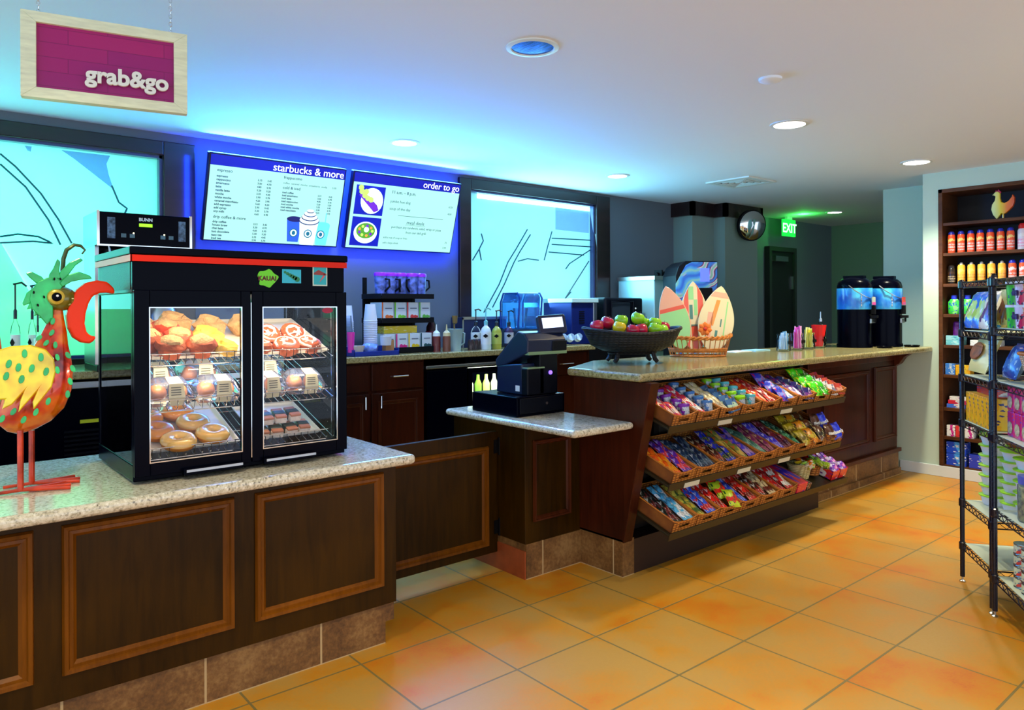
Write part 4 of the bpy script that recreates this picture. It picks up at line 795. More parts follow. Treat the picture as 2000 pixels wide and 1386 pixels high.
# kind, colours, words: two columns per basket, front to back
ROW = {
 0: [[('bar', (235, 50, 25), (240, 210, 190), (120, 20, 160), 'red and white candy bar'), ('tub', (120, 30, 170), 'purple-lidded gum tub')],
     [('bar', (225, 40, 70), (240, 240, 235), (90, 60, 160), 'pink and white gum packet'), ('tub', (60, 120, 190), 'blue-lidded gum tub')],
     [('bar', (225, 215, 170), (170, 150, 110), (240, 240, 240), 'cream coloured gum packet'), ('box', (60, 110, 170), (180, 215, 190), (20, 60, 110), 'blue and mint gum carton')],
     [('tub', (150, 225, 20), 'lime-lidded gum tub'), ('tub', (90, 200, 220), 'cyan-lidded gum tub')],
     [('bar', (210, 30, 24), (240, 90, 50), (250, 220, 60), 'red gum packet'), ('bar', (150, 20, 30), (220, 60, 40), WH, 'dark red gum packet')],
     [('bag', (40, 60, 215), (120, 140, 240), (215, 30, 90), 'blue and red candy bag'), ('bar', (110, 150, 235), WH, (50, 60, 200), 'light blue mint packet')],
     [('bar', (60, 40, 140), (200, 190, 230), (210, 50, 60), 'purple chocolate packet'), ('box', (40, 30, 120), (120, 60, 150), WH, 'navy and purple candy carton')],
     [('bag', (70, 225, 20), (40, 180, 20), (250, 230, 30), 'bright green candy bag'), ('bag', (50, 205, 20), (30, 130, 20), WH, 'green candy bag with white marks')],
     [('box', (225, 225, 230), (130, 130, 160), (60, 40, 110), 'silver and white candy carton'), ('box', (205, 70, 60), (225, 160, 140), (150, 30, 90), 'coral red candy carton')]],
 1: [[('bar', (232, 96, 20), (240, 160, 40), (200, 30, 30), 'orange peanut candy bar'), ('bar', (96, 40, 160), (225, 60, 60), (200, 180, 240), 'purple candy bar')],
     [('bar', (30, 50, 84), (50, 80, 110), (190, 200, 210), 'navy chocolate bar'), ('bar', (24, 36, 70), (70, 90, 110), (150, 160, 170), 'dark blue chocolate bar')],
     [('bar', (60, 28, 20), (150, 50, 24), (210, 190, 150), 'dark brown chocolate bar'), ('bar', (40, 50, 200), (60, 80, 60), (220, 200, 80), 'royal blue chocolate bar')],
     [('bar', (120, 130, 60), (205, 190, 90), (230, 50, 20), 'olive and yellow candy bar'), ('bar', (70, 60, 200), (170, 140, 200), (210, 120, 60), 'violet candy bar')],
     [('bar', (80, 130, 110), (150, 190, 170), (40, 60, 80), 'pale green mint roll'), ('bar', (120, 40, 90), (160, 70, 110), (210, 190, 120), 'plum candy bar')],
     [('bar', (70, 60, 215), (130, 110, 230), (230, 230, 250), 'bright violet mint roll'), ('bar', (120, 30, 50), (70, 20, 60), (200, 160, 160), 'maroon candy bar')],
     [('bar', (24, 70, 56), (80, 170, 120), (170, 220, 190), 'dark green mint bar'), ('bag', (170, 150, 24), (110, 90, 20), (220, 200, 90), 'mustard yellow candy bag')],
     [('bag', (226, 140, 26), (235, 200, 60), (30, 60, 60), 'orange and yellow nut bag'), ('bag', (96, 50, 24), (50, 40, 30), (190, 180, 130), 'brown candy bag')],
     [('mm', (92, 48, 26), 'brown candy bag with white lettering'), ('mm', (40, 60, 225), 'bright blue candy bag with white lettering')]],
 2: [[('bar', (28, 34, 30), (110, 30, 30), (200, 200, 190), 'black and red chocolate bar'), ('bar', (90, 180, 225), (230, 235, 240), (10, 30, 70), 'pale blue and white cookie pack')],
     [('bar', (200, 186, 70), (80, 120, 60), (120, 50, 30), 'yellow striped candy bar'), ('bar', (50, 90, 225), (200, 30, 30), (220, 220, 230), 'blue and red candy bar')],
     [('bar', (226, 26, 22), (150, 20, 20), WH, 'bright red candy bar'), ('bag', (190, 215, 40), (220, 40, 30), (30, 90, 40), 'lime candy bag')],
     [('bar', (44, 70, 215), (90, 120, 230), WH, 'blue cookie bar'), ('bar', (215, 40, 26), (120, 24, 18), (230, 200, 180), 'red wafer bar')],
     [('bar', (70, 34, 20), (190, 40, 30), WH, 'brown and red chocolate bar'), ('bar', (215, 196, 150), (110, 40, 24), (60, 20, 20), 'cream chocolate bar')],
     [('bar', (196, 24, 26), (150, 20, 30), WH, 'crimson candy pack'), ('bar', (210, 40, 40), (240, 240, 230), (90, 20, 20), 'red and white candy pack')]]}
def tub(c, nm):
    t = thing('gum_tub', nm, 'candy', group='g'); k = 'tublid_%s' % (c,)
    M().lathe([(.028, 0), (.03, .004), (.03, .05)], n=20).build('tub_body', m_pack((190, 205, 215), c, (60, 70, 90)), t, smooth=True)
    M().lathe([(.033, .048), (.034, .05), (.034, .062), (.030, .066), (.001, .067)], n=20).build('lid', mat(k, rgb(*c), .3), t, smooth=True); return t
proto = {}
def pack(spec, lab, grp):
    kind = spec[0]; key = spec[:-1]
    if key in proto:
        return dup(proto[key], (0, 0, 0), (0, 0, 0), lab, grp)
    nm = spec[-1]
    if kind == 'bar': o = pillow(.046, .135, .020, 'candy_bar', m_pack(*spec[1:4]), seed=1)
    elif kind == 'bag': o = pillow(.098, .125, .046, 'candy_bag', m_pack(*spec[1:4]), seed=2, wr=.22)
    elif kind == 'box': o = M().box(-.046, 0, 0, .046, .085, .022).build('candy_carton', m_pack(*spec[1:4]), None, .0015)
    elif kind == 'tub': o = tub(spec[1], nm)
    elif kind == 'mm':
        o = thing('candy_bag', nm, 'candy'); p_ = pillow(.10, .12, .05, 'bag_body', m_pack(spec[1], spec[1], tuple(min(255, q+20) for q in spec[1])), seed=5, wr=.15); p_.parent = o
        text([("m&m's", 0, .035, .036, 'CENTER', 0, .03)], 'lettering', m_white, o, (0, .005, .0495), (0, 0, 0), depth=.002)
    tag(o, lab, 'candy', grp); proto[key] = o; return o
POS = ('frontmost', 'second row', 'third row', 'fourth row', 'rearmost')
bwid = {0: 9, 1: 9, 2: 6}
rnd = random.Random(11)
for i in range(3):
    for b_ in range(bwid[i]):
        x = SX0+.004+b_*(BW if i else (5.33-SX0)/9.)*1.0
        if i == 1: x = SX0+.004+b_*.2195
        lab = 'wicker tray basket, %s from the left on the %s candy shelf' % (ORD[b_], rows[i])
        if bk is None: bk = make_basket(); o = bk; tag(o, lab)
        else: o = dup(bk, (0, 0, 0), label=lab)
        o.location = SP(i, x, .004, .002); o.rotation_euler = (TH, 0, 0)
        for c_, spec in enumerate(ROW[i][b_]):
            nm = spec[-1]; kind = spec[0]; grp = '%s, %s shelf' % (nm, rows[i]+' '+ORD[b_])
            xc = x+BW*(.26+.48*c_)-.002
            sub = ((-.022, .022) if kind in ('bar',) else (0,)); cnt = {'bar': 4, 'bag': 3, 'box': 5, 'tub': 5, 'mm': 2}[kind]
            for sx in sub:
                for k in range(cnt):
                    lab = '%s, %s%s, %s basket of the %s shelf' % (nm, POS[k], ('' if len(sub) == 1 else ' left' if sx < 0 else ' right'), ORD[b_], rows[i])
                    q = pack(spec, lab, grp)
                    if kind == 'bar': y, z, rx = .010+.060*k, .040+.005*k, .20
                    elif kind == 'bag': y, z, rx = .01+.085*k, .032+.014*k, .45
                    elif kind == 'mm': y, z, rx = .02+.13*k, .018+.02*k, .95
                    elif kind == 'box': y, z, rx = .012+.05*k, .024, .75
                    else: y, z, rx = .045+.066*k, .040, -.5
                    q.location = SP(i, xc+sx+rnd.uniform(-.003, .003), y, z); q.rotation_euler = (TH+rx+rnd.uniform(-.1, .1), rnd.uniform(-.14, .14), rnd.uniform(-.12, .12))
# what stands free at the right end of the bottom shelf
def free(o, x, y, z, rx=0, rz=0): o.location = SP(2, x, y, z); o.rotation_euler = (TH+rx, 0, rz); return o
x0 = SX0+6*BW
free(tag(M().box(0, 0, 0, .12, .36, .07).build('long_candy_carton', m_pack((210, 20, 70), (50, 40, 190), (240, 110, 60)), None, .003), 'long magenta and blue candy carton on the bottom shelf beside the baskets', 'carton'), x0+.01, 0, .004)
free(tag(M().box(0, 0, 0, .05, .36, .055).build('long_candy_carton', m_pack((40, 20, 30), (150, 30, 50), (220, 200, 190)), None, .003), 'narrow dark red candy carton beside the long magenta one on the bottom shelf', 'carton'), x0+.14, 0, .004)
def round_basket(name, x, lab, m, r, h):
    t = thing(name, lab, 'basket', SP(2, x, .13, .012)); M().lathe([(.001, 0), (r*.72, 0), (r, h), (r*.94, h), (r*.66, .008), (.001, .008)], n=24).build('woven_wall', m, t, smooth=True)
    M().tube([(r*.98*math.cos(2*PI*i/20), r*.98*math.sin(2*PI*i/20), h) for i in range(20)], .006, 6, True).build('rim', m, t); return t
m_cream = m_wicker('cream_weave', rgb(150, 136, 80), rgb(216, 206, 150), 120)
round_basket('round_basket', x0+.27, 'round cream woven basket of yellow and green sweets on the bottom shelf', m_cream, .085, .10)
for k in range(9):
    c = [((215, 195, 30), 'yellow'), ((130, 200, 60), 'green'), ((235, 110, 30), 'orange')][k % 3]
    o = pillow(.05, .06, .02, 'wrapped_sweet', m_pack(c[0], WH, c[0]), 4, 6, k); a = k*.7
    o.location = SP(2, x0+.27+.042*math.cos(a), .11+.042*math.sin(a), .10+.008*(k % 3)); o.rotation_euler = (.6, .3*math.sin(a), a); tag(o, '%s wrapped sweet in the round cream basket, %s of that colour' % (c[1], ORD[k//3]), 'sweet', '%s sweets in the round cream basket' % c[1])
round_basket('round_basket', x0+.43, 'round brown woven basket of lime packets on the bottom shelf', m_wick, .075, .075)
for k in range(5):
    o = pillow(.06, .09, .03, 'lime_packet', m_pack((150, 205, 30), (60, 80, 30), WH), 5, 7, k+9); a = k*1.25
    o.location = SP(2, x0+.43+.03*math.cos(a), .08+.03*math.sin(a), .085+.01*(k % 2)); o.rotation_euler = (.7, .2*math.sin(a), a*.4); tag(o, 'lime green packet in the round brown basket, ' + ('frontmost right', 'rear right', 'rear left', 'left', 'front left')[k], 'packet', 'lime packets in the round brown basket')
for k in range(2):
    bx = thing('open_candy_carton', ('red and white open carton of sweets on the bottom shelf next to the lime packets', 'red and white open carton of sweets at the right end of the bottom shelf')[k], 'carton', SP(2, x0+.52+.115*k, .02, .004), (TH, 0, 0))
    M().box(0, 0, 0, .108, .004, .07).box(0, .26, 0, .108, .264, .09).box(0, 0, 0, .003, .264, .075).box(.105, 0, 0, .108, .264, .075).box(0, 0, 0, .108, .264, .004).build('carton_wall', m_pack((215, 40, 40), (230, 225, 225), (120, 40, 150)), bx)
    for j in range(6):
        o = pillow(.05, .07, .028, 'wrapped_sweet', m_pack((120, 50, 190), (225, 90, 190), WH) if j % 2 else m_pack((200, 190, 225), (110, 60, 190), (225, 60, 150)), 4, 6, j)
        o.location = SP(2, x0+.548+.115*k+.05*(j % 2), .03+.075*(j//2), .055); o.rotation_euler = (TH+.4, 0, .2*(j-2)); tag(o, '%s wrapped sweet, %s row of the %s red and white carton' % (('lilac', 'violet')[j % 2], ('front', 'middle', 'back')[j//2], ('left', 'right')[k]), 'sweet', 'sweets %s %d' % (('lilac', 'violet')[j % 2], k))

# ---------------------------------------------------------------- on the bar
ZB = 1.185
# fruit bowl
fx, fy = 3.78, 3.28
fb = thing('fruit_bowl', 'wide black woven footed bowl of apples on the left end of the bar', 'bowl', (fx, fy, ZB), (0, 0, -.55))
SXB, SYB = .33, .21
prof = [(.45, .07), (.62, .075), (.85, .11), (.97, .16), (1.02, .195), (.98, .2), (.93, .165), (.8, .12), (.6, .088), (.02, .085)]
n = 40; vs = []; fs = []
for r, z in prof:
    for i in range(n): a = 2*PI*i/n; vs.append((SXB*r*math.cos(a), SYB*r*math.sin(a), z+.035*math.cos(a)**2*(1 if r > .9 else .3)))
for j in range(len(prof)-1):
    for i in range(n): fs.append((j*n+i, j*n+(i+1) % n, (j+1)*n+(i+1) % n, (j+1)*n+i))
M().add(vs, fs+[tuple(range(n))[::-1], tuple((len(prof)-1)*n+i for i in range(n))]).build('bowl_body', m_wickd, fb, smooth=True)
M().tube([(SXB*1.01*math.cos(2*PI*i/n), SYB*1.01*math.sin(2*PI*i/n), .2+.035*math.cos(2*PI*i/n)**2) for i in range(n)], .012, 8, True).build('rim', m_wickd, fb, smooth=True)
M().tube([(SXB*.48*math.cos(2*PI*i/n), SYB*.5*math.sin(2*PI*i/n), .07) for i in range(n)], .01, 6, True).build('base_ring', m_wickd, fb, smooth=True)
for a in (.7, 2.4, 3.9, 5.5): M().tube([(SXB*.5*math.cos(a), SYB*.5*math.sin(a), .08), (SXB*.55*math.cos(a), SYB*.6*math.sin(a), .03), (SXB*.62*math.cos(a), SYB*.62*math.sin(a), .012)], [.014, .016, .014], 8).build('foot', m_wickd, fb, smooth=True)
def apple(m, nm):
    t = thing('apple', nm, 'apple', group='apples in the black bowl')
    M().lathe([(.001, .006), (.012, .001), (.024, .004), (.036, .018), (.041, .038), (.038, .056), (.026, .068), (.014, .069), (.005, .062), (.001, .058)], n=20).build('apple_body', m, t, smooth=True)
    M().tube([(0, 0, .058), (.003, 0, .07), (.007, 0, .08)], .0015, 5).build('stem', mat('stem_brown', rgb(70, 50, 20), .7), t); return t
AP = [(1152, 653, 'red', -.05, 'at the left tip of the bowl'), (1173, 645, 'red', .04, 'peeping out behind the yellow one'), (1189, 656, 'yellow', -.09, 'at the front left of the bowl'), (1206, 642, 'green', .04, 'behind the yellow one'), (1214, 662, 'red', -.12, 'at the front left of centre'), (1237, 661, 'red', -.12, 'at the front centre'), (1236, 636, 'green', .02, 'highest in the bowl'), (1261, 659, 'green', -.10, 'at the front right'), (1276, 648, 'green', .03, 'second largest green one, at the back right'), (1294, 658, 'red', .03, 'at the right end, partly hidden'), (1287, 664, 'green', -.06, 'small one low at the right end'), (1258, 648, 'green', .09, 'at the back, mostly hidden')]
MA = {'red': mat('apple_red', rgb(190, 20, 60), .2, noise_amt=.4, nscale=18, coat=.5), 'green': mat('apple_green', rgb(146, 210, 30), .2, noise_amt=.2, nscale=14, coat=.5), 'yellow': mat('apple_yellow', rgb(226, 200, 30), .2, noise_amt=.25, nscale=14, coat=.5)}
fa = {}
for u, v, c, d, w_ in AP:
    lx = (u-1226)/86*SXB*.86; ly = d*.9; ca, sa = math.cos(-.55), math.sin(-.55); p = Vector((fx+lx*ca-ly*sa, fy+lx*sa+ly*ca, ZB+.215+(664-v)*.0030)); lab = '%s apple %s' % (c, w_)
    if c not in fa: fa[c] = apple(MA[c], lab); o = fa[c]; o.scale = (1.12,)*3
    else: o = dup(fa[c], (0, 0, 0), None, lab)
    o.location = (p.x, p.y, max(p.z-.040, ZB+.12)); o.rotation_euler = (.25*math.sin(u), .3*math.cos(u*3), u)
# surfboard basket
bx_, by_, RB = 4.62, 3.36, -.72
def bl(x, y): return (bx_+x*math.cos(RB)-y*math.sin(RB), by_+x*math.sin(RB)+y*math.cos(RB))
sb = thing('surfboard_basket', 'low rattan basket holding three toy surfboards on the bar', 'basket', (bx_, by_, ZB), (0, 0, RB)); RX, RY = .245, .13
mb = M(); n = 34
def ell(k, z, n=34): return [(RX*k*math.cos(2*PI*i/n), RY*k*math.sin(2*PI*i/n), z) for i in range(n)]
for k, z in ((.84, .008), (.86, .04), (.88, .05), (.89, .06)): mb.tube(ell(k, z), .006, 6, True)
for i in range(n):
    a = 2*PI*i/n; mb.tube([(RX*.84*math.cos(a), RY*.84*math.sin(a), .005), (RX*.98*math.cos(a), RY*.98*math.sin(a), .135)], .0035, 5)
mb.build('rattan_stakes', m_rim, sb); M().lathe([(.001, 0), (.83, 0), (.83, .006), (.001, .006)], n=34, sx=RX, sy=RY).build('base', m_wick, sb)
mb = M()
for ph in (0, PI): mb.tube([((RX+.008*math.cos(i*1.3+ph))*math.cos(2*PI*i/80), (RY+.008*math.cos(i*1.3+ph))*math.sin(2*PI*i/80), .14+.010*math.sin(i*1.3+ph)+.02*math.cos(2*PI*i/80)**4) for i in range(80)], .0085, 6, True)
mb.build('braided_rim', m_rim, sb, smooth=True)
def board(name, W_, H_, mats, deco, loc, rot, lab):
    t = thing('toy_surfboard', lab, 'toy surfboard', loc, rot); pts = []
    for i in range(25): s = i/24; pts.append((W_/2*math.sin(PI*s**.85)**.75, H_*s))
    pts += [(-x, z) for x, z in pts[-2:0:-1]]
    M().prism(pts, -.006, .006, 'y').build('board', mats[0], t, .003)
    mb = M()
    def clip(x0, z0, x1, z1, mi, skew=0):
        steps = 8; L_ = []; R_ = []
        for k in range(steps+1):
            z = z0+(z1-z0)*k/steps; s = max(0, min(1, z/H_)); hw = W_/2*math.sin(PI*s**.85)**.75*.93 if 0 < s < 1 else 0; sh = skew*k/steps
            L_.append((max(-hw, min(hw, x0+sh)), z)); R_.append((max(-hw, min(hw, x1+sh)), z))
        mb.add([(x, -.0068, z) for x, z in L_+R_], [(k, k+1, steps+2+k, steps+1+k) for k in range(steps)], mi)
    for d in deco: clip(*d)
    mb.build('painted_stripe', mats, t); return t
mc = lambda n_, *c: mat(n_, rgb(*c), .35, coat=.5)
A = [mc('brd_cream', 226, 214, 170), mc('brd_coral', 226, 90, 62), mc('brd_mint', 150, 215, 140), mc('brd_pink', 232, 172, 142), mc('brd_teal', 70, 130, 120), mc('brd_orange', 236, 150, 60)]
board('a', .23, .50, [A[3]]+A[1:], [(-.2, .0, .2, .30, 2), (-.2, .30, .2, .33, 1), (-.2, .33, .2, .36, 0)], bl(-.11, .02)+(ZB+.05,), (-.10, -.24, RB), 'pink and mint toy surfboard leaning left in the rattan basket')
board('b', .23, .54, [A[0]]+A[1:], [(-.022, 0, .022, .2, 1), (-.07, .0, -.045, .19, 1, .02), (.045, 0, .07, .19, 1, -.02), (-.2, .19, .2, .21, 4), (-.075, .21, -.04, .5, 1), (.03, .21, .07, .53, 1), (-.04, .4, .0, .5, 2), (-.035, .25, -.01, .36, 4), (.0, .28, .025, .4, 2)], bl(-.01, .04)+(ZB+.03,), (-.06, -.02, RB), 'red striped toy surfboard standing in the middle of the rattan basket')
board('c', .27, .51, A[:1]+A[1:], [(-.2, .42, .2, .46, 3), (-.2, .46, .2, .5, 0), (.06, .1, .07, .4, 2), (-.05, .2, -.02, .4, 5, .03), (-.07, .1, -.03, .3, 3), (.0, .12, .02, .17, 4), (.03, .2, .04, .26, 4)], bl(.10, -.01)+(ZB+.03,), (-.09, .17, RB), 'cream toy surfboard leaning right in the rattan basket')
fl = thing('artificial_flower', 'orange artificial flower tucked in front of the toy surfboards', 'flower', bl(.03, -.10)+(ZB+.21,), (0, 0, RB))
mb = M()
for k in range(7):
    a = 2*PI*k/7; mb.lathe([(.001, 0), (.018, .012), (.022, .03), (.001, .048)], n=10, T=Matrix.Rotation(a, 4, 'Y') @ Matrix.Translation((0, 0, .006)), sy=.4)
mb.build('petals', mat('flower_orange', rgb(240, 120, 40), .5, noise_amt=.3, nscale=20), fl, smooth=True); M().ball((0, -.01, 0), .014, 10).build('flower_centre', mat('flower_red', rgb(205, 50, 20), .5), fl, smooth=True)
M().tube([(0, 0, 0), (.005, .01, -.08), (0, .02, -.14)], .003, 5).build('stem', mat('stem_green', rgb(60, 110, 40), .6), fl)
# brochures
for k, (x, y, a) in enumerate(((5.35, 3.5, .1), (5.6, 3.48, -.08))):
    tag(M().box(-.11, -.07, ZB, .11, .07, ZB+.004+.003*k).build('paper_leaflet', mat('leaflet%d' % k, rgb(*((225, 235, 235), (150, 200, 215))[k]), .5, noise_amt=.25, nscale=18)), ('white paper leaflet lying on the bar right of the surfboard basket', 'pale blue leaflet lying on the bar near the sweetener jugs')[k], 'leaflet').location = (x, y, 0)
# sweetener jugs
def jug(x, y, c, cn, h, spec):
    t = thing('packet_jug', '%s packets standing in a small clear glass jug on the bar' % cn, 'jug', (x, y, ZB)); t.scale = (1.3,)*3
    M().lathe([(.001, 0), (.04, 0), (.045, .01), (.045, .07), (.038, .095), (.043, .11), (.040, .11), (.035, .095), (.042, .07), (.042, .012), (.001, .008)], n=20).build('glass_body', m_glass, t, smooth=True)
    M().tube([(.04, 0, .09), (.07, 0, .085), (.072, 0, .04), (.044, 0, .025)], .005, 6).build('handle', m_glass, t, smooth=True)
    M().box(-.022, -.05, .048, .022, -.045, .066).build('black_label', m_blk2, t)
    R = random.Random(h); mb = M()
    for i in range(14):
        a = R.uniform(0, 6.28); r = R.uniform(0, .028); T = Matrix.Translation((r*math.cos(a), r*math.sin(a), .012)) @ Matrix.Rotation(R.uniform(-.15, .15), 4, 'Y') @ Matrix.Rotation(R.uniform(-.7, .7), 4, 'Z'); mb.box(-.016, -.002, 0, .016, .002, R.uniform(.085, .085+.06*spec), i % 2, T)
    o = mb.build('sweetener_packets', [mat('pkt_'+cn.split()[0], rgb(*c), .5), mat('pkt2_'+cn.split()[0], rgb(*[int((q+255)/2) for q in c]), .5)], t); o['kind'] = 'stuff'
jug(5.68, 3.27, (110, 170, 215), 'Blue and white', 1, .7); jug(5.91, 3.28, (225, 90, 190), 'Pink', 2, 1.1); jug(6.12, 3.29, (205, 200, 50), 'Yellow', 3, .9); 
t = thing('packet_jug', 'red straws or packets rising from a clear glass jug on the bar', 'jug', (6.33, 3.3, ZB)); t.scale = (1.25,)*3
M().lathe([(.001, 0), (.04, 0), (.045, .01), (.045, .07), (.038, .095), (.043, .11), (.040, .11), (.035, .095), (.042, .07), (.042, .012), (.001, .008)], n=20).build('glass_body', m_glass, t, smooth=True)
M().tube([(-.04, 0, .09), (-.07, 0, .085), (-.072, 0, .04), (-.044, 0, .025)], .005, 6).build('handle', m_glass, t, smooth=True)
M().lathe([(.001, .012), (.028, .012), (.052, .165), (.049, .165), (.026, .016)], n=12).build('red_packets', mat('red_pkts', rgb(225, 20, 24), .4), t); M().box(-.022, -.05, .048, .022, -.045, .066).build('black_label', m_blk2, t)
t = thing('syrup_bottle', 'clear slim bottle with pour spout behind the red packet jug on the bar', 'bottle', (6.48, 3.36, ZB)); t.scale = (1.2,)*3
M().lathe([(.001, 0), (.038, 0), (.04, .01), (.04, .12), (.03, .15), (.013, .17), (.012, .2)], n=20).build('glass_body', m_glass, t, smooth=True); M().lathe([(.001, .004), (.036, .004), (.036, .06)], n=20).build('pale_syrup', mat('pale_syrup', rgb(150, 190, 120), .1), t, smooth=True)
M().lathe([(.014, .195), (.014, .215), (.006, .22), (.004, .27)], n=10).build('pour_spout', m_steel, t, smooth=True)
# coffee dispensers
g = N('blue_print_band', .3); n_ = g.n('TexNoise', {0: g.coord(), 'Scale': 6, 'Detail': 5}); g.base(g.ramp(n_.outputs[0], [(.36, rgb(20, 80, 190)), (.5, rgb(30, 130, 220)), (.62, rgb(70, 190, 225)), (.75, rgb(150, 220, 235))])); g.b.inputs['Coat Weight'].default_value = .5; m_bb = g.m
def disp(x, y, lab, card):
    t = thing('coffee_dispenser', lab, 'coffee dispenser', (x, y, ZB), (0, 0, .12)); R = .15
    M().lathe([(R*.97, .03), (R*.97, .36)], n=36).lathe([(.001, .004), (R*1.02, .004), (R*1.02, .03), (.001, .03)], n=36).build('black_body', m_blackm, t, smooth=True)
    M().lathe([(R, .345), (R*1.01, .35), (R*1.01, .53), (R, .535)], n=36).build('printed_band', m_bb, t, smooth=True)
    M().lathe([(R*.98, .53), (R*1.0, .55), (R*.93, .59), (R*.72, .62), (R*.4, .635), (.001, .638)], n=36).box(-.035, -.09, .6, .035, .09, .65).build('lid', m_blackm, t, smooth=True)
    q = box('lid_label', mat('pale_tag', rgb(190, 200, 180), .5), .02, -.1, .585, .06, -.094, .605, t)
    M().tube([(-R, 0, .56), (-R*1.05, -.06, .51), (-R*.75, -.13, .46), (0, -.165, .43), (R*.75, -.13, .46), (R*1.03, -.06, .50), (R, 0, .56)], .0045, 6).build('bail_handle', m_steel, t, smooth=True)
    M().box(-.015, -.18, .30, .015, -.14, .38).box(-.022, -.20, .265, .022, -.14, .29).box(-.008, -.185, .23, .008, -.17, .27).build('tap', m_blk2, t, .003); M().box(-.06, -.165, .22, .05, -.148, .26).build('tap_plate', m_steel, t, .003)
    M().box(-.06, -.171, .385, .03, -.166, .455, 0).box(-.06, -.173, .385, .03, -.171, .41, 1).build('hanging_card', [mat('card_'+card[0], rgb(*card[1]), .5), mat('card_pink', rgb(215, 70, 150), .5)], t)
    mb = M()
    for k in range(5): mb.ball((-.115+.004*(k % 2), -.098, .38+.024*k), .012, 8, sc=(.8, .3, 1))
    mb.build('floral_print', mat('floral_print', rgb(190, 180, 170), .5, noise_amt=.6, nscale=60), t)
    return t
disp(6.68, 3.14, 'blue and black coffee dispenser with pale grey hanging card, left one on the bar', ('grey', (170, 180, 170)))
disp(7.02, 3.02, 'blue and black coffee dispenser with red hanging card, right one beside the shelf wall', ('red', (220, 60, 50)))
for x, y, lab in ((6.74, 2.90, 'black drip tray in front of the left coffee dispenser'), (7.12, 2.82, 'black drip tray in front of the right coffee dispenser')):
    t = thing('drip_tray', lab, 'drip tray', (x, y, ZB)); M().lathe([(.001, 0), (.06, 0), (.07, .016), (.063, .016), (.056, .006), (.001, .006)], n=28).build('tray', m_blackm, t, smooth=True)
    mb = M(); [mb.box(-.04, -.05+.02*i, .010, .04, -.045+.02*i, .012) for i in range(6)]; mb.build('grate', m_blk2, t)

# ---------------------------------------------------------------- cash register
cr_ = thing('cash_till', 'wide flat black cash drawer unit on the small stone counter', 'cash drawer', (2.80, 3.32, .908))
box('drawer_body', m_blackm, 0, 0, .001, .39, .44, .12, cr_, .006); box('drawer_front', m_black, .02, -.006, .02, .37, 0, .11, cr_, .003)
M().lathe([(.009, 0), (.009, .006), (.001, .006)], T=Matrix.Translation((.23, -.006, .07)) @ Matrix.Rotation(PI/2, 4, 'X'), n=12).build('lock', m_chrome, cr_)
rg = thing('cash_register', 'black register terminal with slanted screen and small customer display on the till', 'cash register', (2.90, 3.34, 1.029))
m_reg = mat('register_blue_black', rgb(20, 30, 62), .3); m_grs = mat('register_stripe', rgb(120, 150, 110), .4)
M().prism([(0, .255), (-.005, .33), (.03, .375), (.09, .385), (.31, .20), (.30, .155), (.22, .17)], 0, .32, 'x').build('terminal_head', m_reg, rg, .008, seg=3)
M().add([(.012, .105, .382), (.308, .105, .382), (.012, .312, .21), (.308, .312, .21)], [(0, 1, 3, 2)]).build('touch_screen', mat('dark_screen', rgb(10, 14, 30), .15), rg)
M().box(.004, -.008, .242, .324, .03, .262).build('green_grey_stripe', m_grs, rg, .004)
M().box(.20, -.009, .262, .322, .0, .325).build('card_reader', m_black, rg, .004)
M().prism([(.04, 0), (.05, .19), (.29, .17), (.30, 0)], .0, .13, 'x').build('stand', m_reg, rg, .01, seg=3)
M().box(.10, .0, .0, .25, .12, .26).build('neck', m_black, rg, .006)
M().box(.0, .0, 0, .14, .06, .165).build('printer', m_black, rg, .008); M().box(.002, -.003, .158, .14, .05, .168).build('printer_slot', m_grs, rg, .003)
M().ball((.185, -.004, .13), .013, 12).build('indicator_lamp', mat('violet_lamp', rgb(110, 60, 230), emit=(.2, .1, 1, 1), es=1.5), rg, smooth=True)
T = Matrix.Translation((.235, .03, .385)) @ Matrix.Rotation(math.radians(-14), 4, 'X') @ Matrix.Rotation(math.radians(-14), 4, 'Z')
cdp = M().box(-.10, -.02, -.02, .10, .02, .10, T=T).build('customer_display', m_reg, rg, .014, seg=3)
M().box(-.073, -.0215, .015, .073, -.0195, .08, T=T).build('display_glass', mat('pale_lcd', rgb(200, 215, 240), emit=(.6, .7, 1, 1), es=.8), cdp)
M().add([(-.0015, .07, .02), (-.0015, .11, .02), (-.0015, .11, .055), (-.0015, .07, .055)], [(0, 1, 2, 3)]).build('white_sticker', m_white, rg)
pr = thing('receipt_printer', 'black box printer between the register and the bar end', 'printer', (3.045, 3.47, 1.029))
box('printer_body', m_black, 0.0, 0, 0, .14, .25, .14, pr, .008); box('paper_slot', m_blk2, .02, .02, .138, .12, .04, .143, pr)
# ---------------------------------------------------------------- on the back counter
ZK = 1.203
# coffee brewer
br = thing('coffee_brewer', 'tall steel and black coffee brewer with green display standing behind the pastry case', 'coffee maker', (.88, 4.72, ZK))
box('head', m_blackm, 0, -.02, .72, .50, .36, .91, br, .006); box('side_panel', m_steel, -.004, -.02, .72, 0, .36, .91, br)
M().box(-.002, -.026, .715, .502, -.018, .725).box(-.004, -.028, .715, .01, -.018, .915).box(.492, -.028, .715, .506, -.018, .915).build('steel_trim', m_chrome, br)
M().box(.04, .18, .0, .46, .36, .72).box(0, .0, 0, .50, .36, .04).build('back_column', m_black, br, .006)
box('steel_side', m_steel, .0, .05, .04, .02, .36, .72, br)
text([('BUNN', .25, .868, .026, 'CENTER', 0, .04)], 'lettering', m_white, br, (0, -.022, 0)); box('green_display', mat('green_lcd', rgb(110, 220, 20), emit=(.3, 1, .02, 1), es=1), .215, -.024, .835, .285, -.02, .853, br)
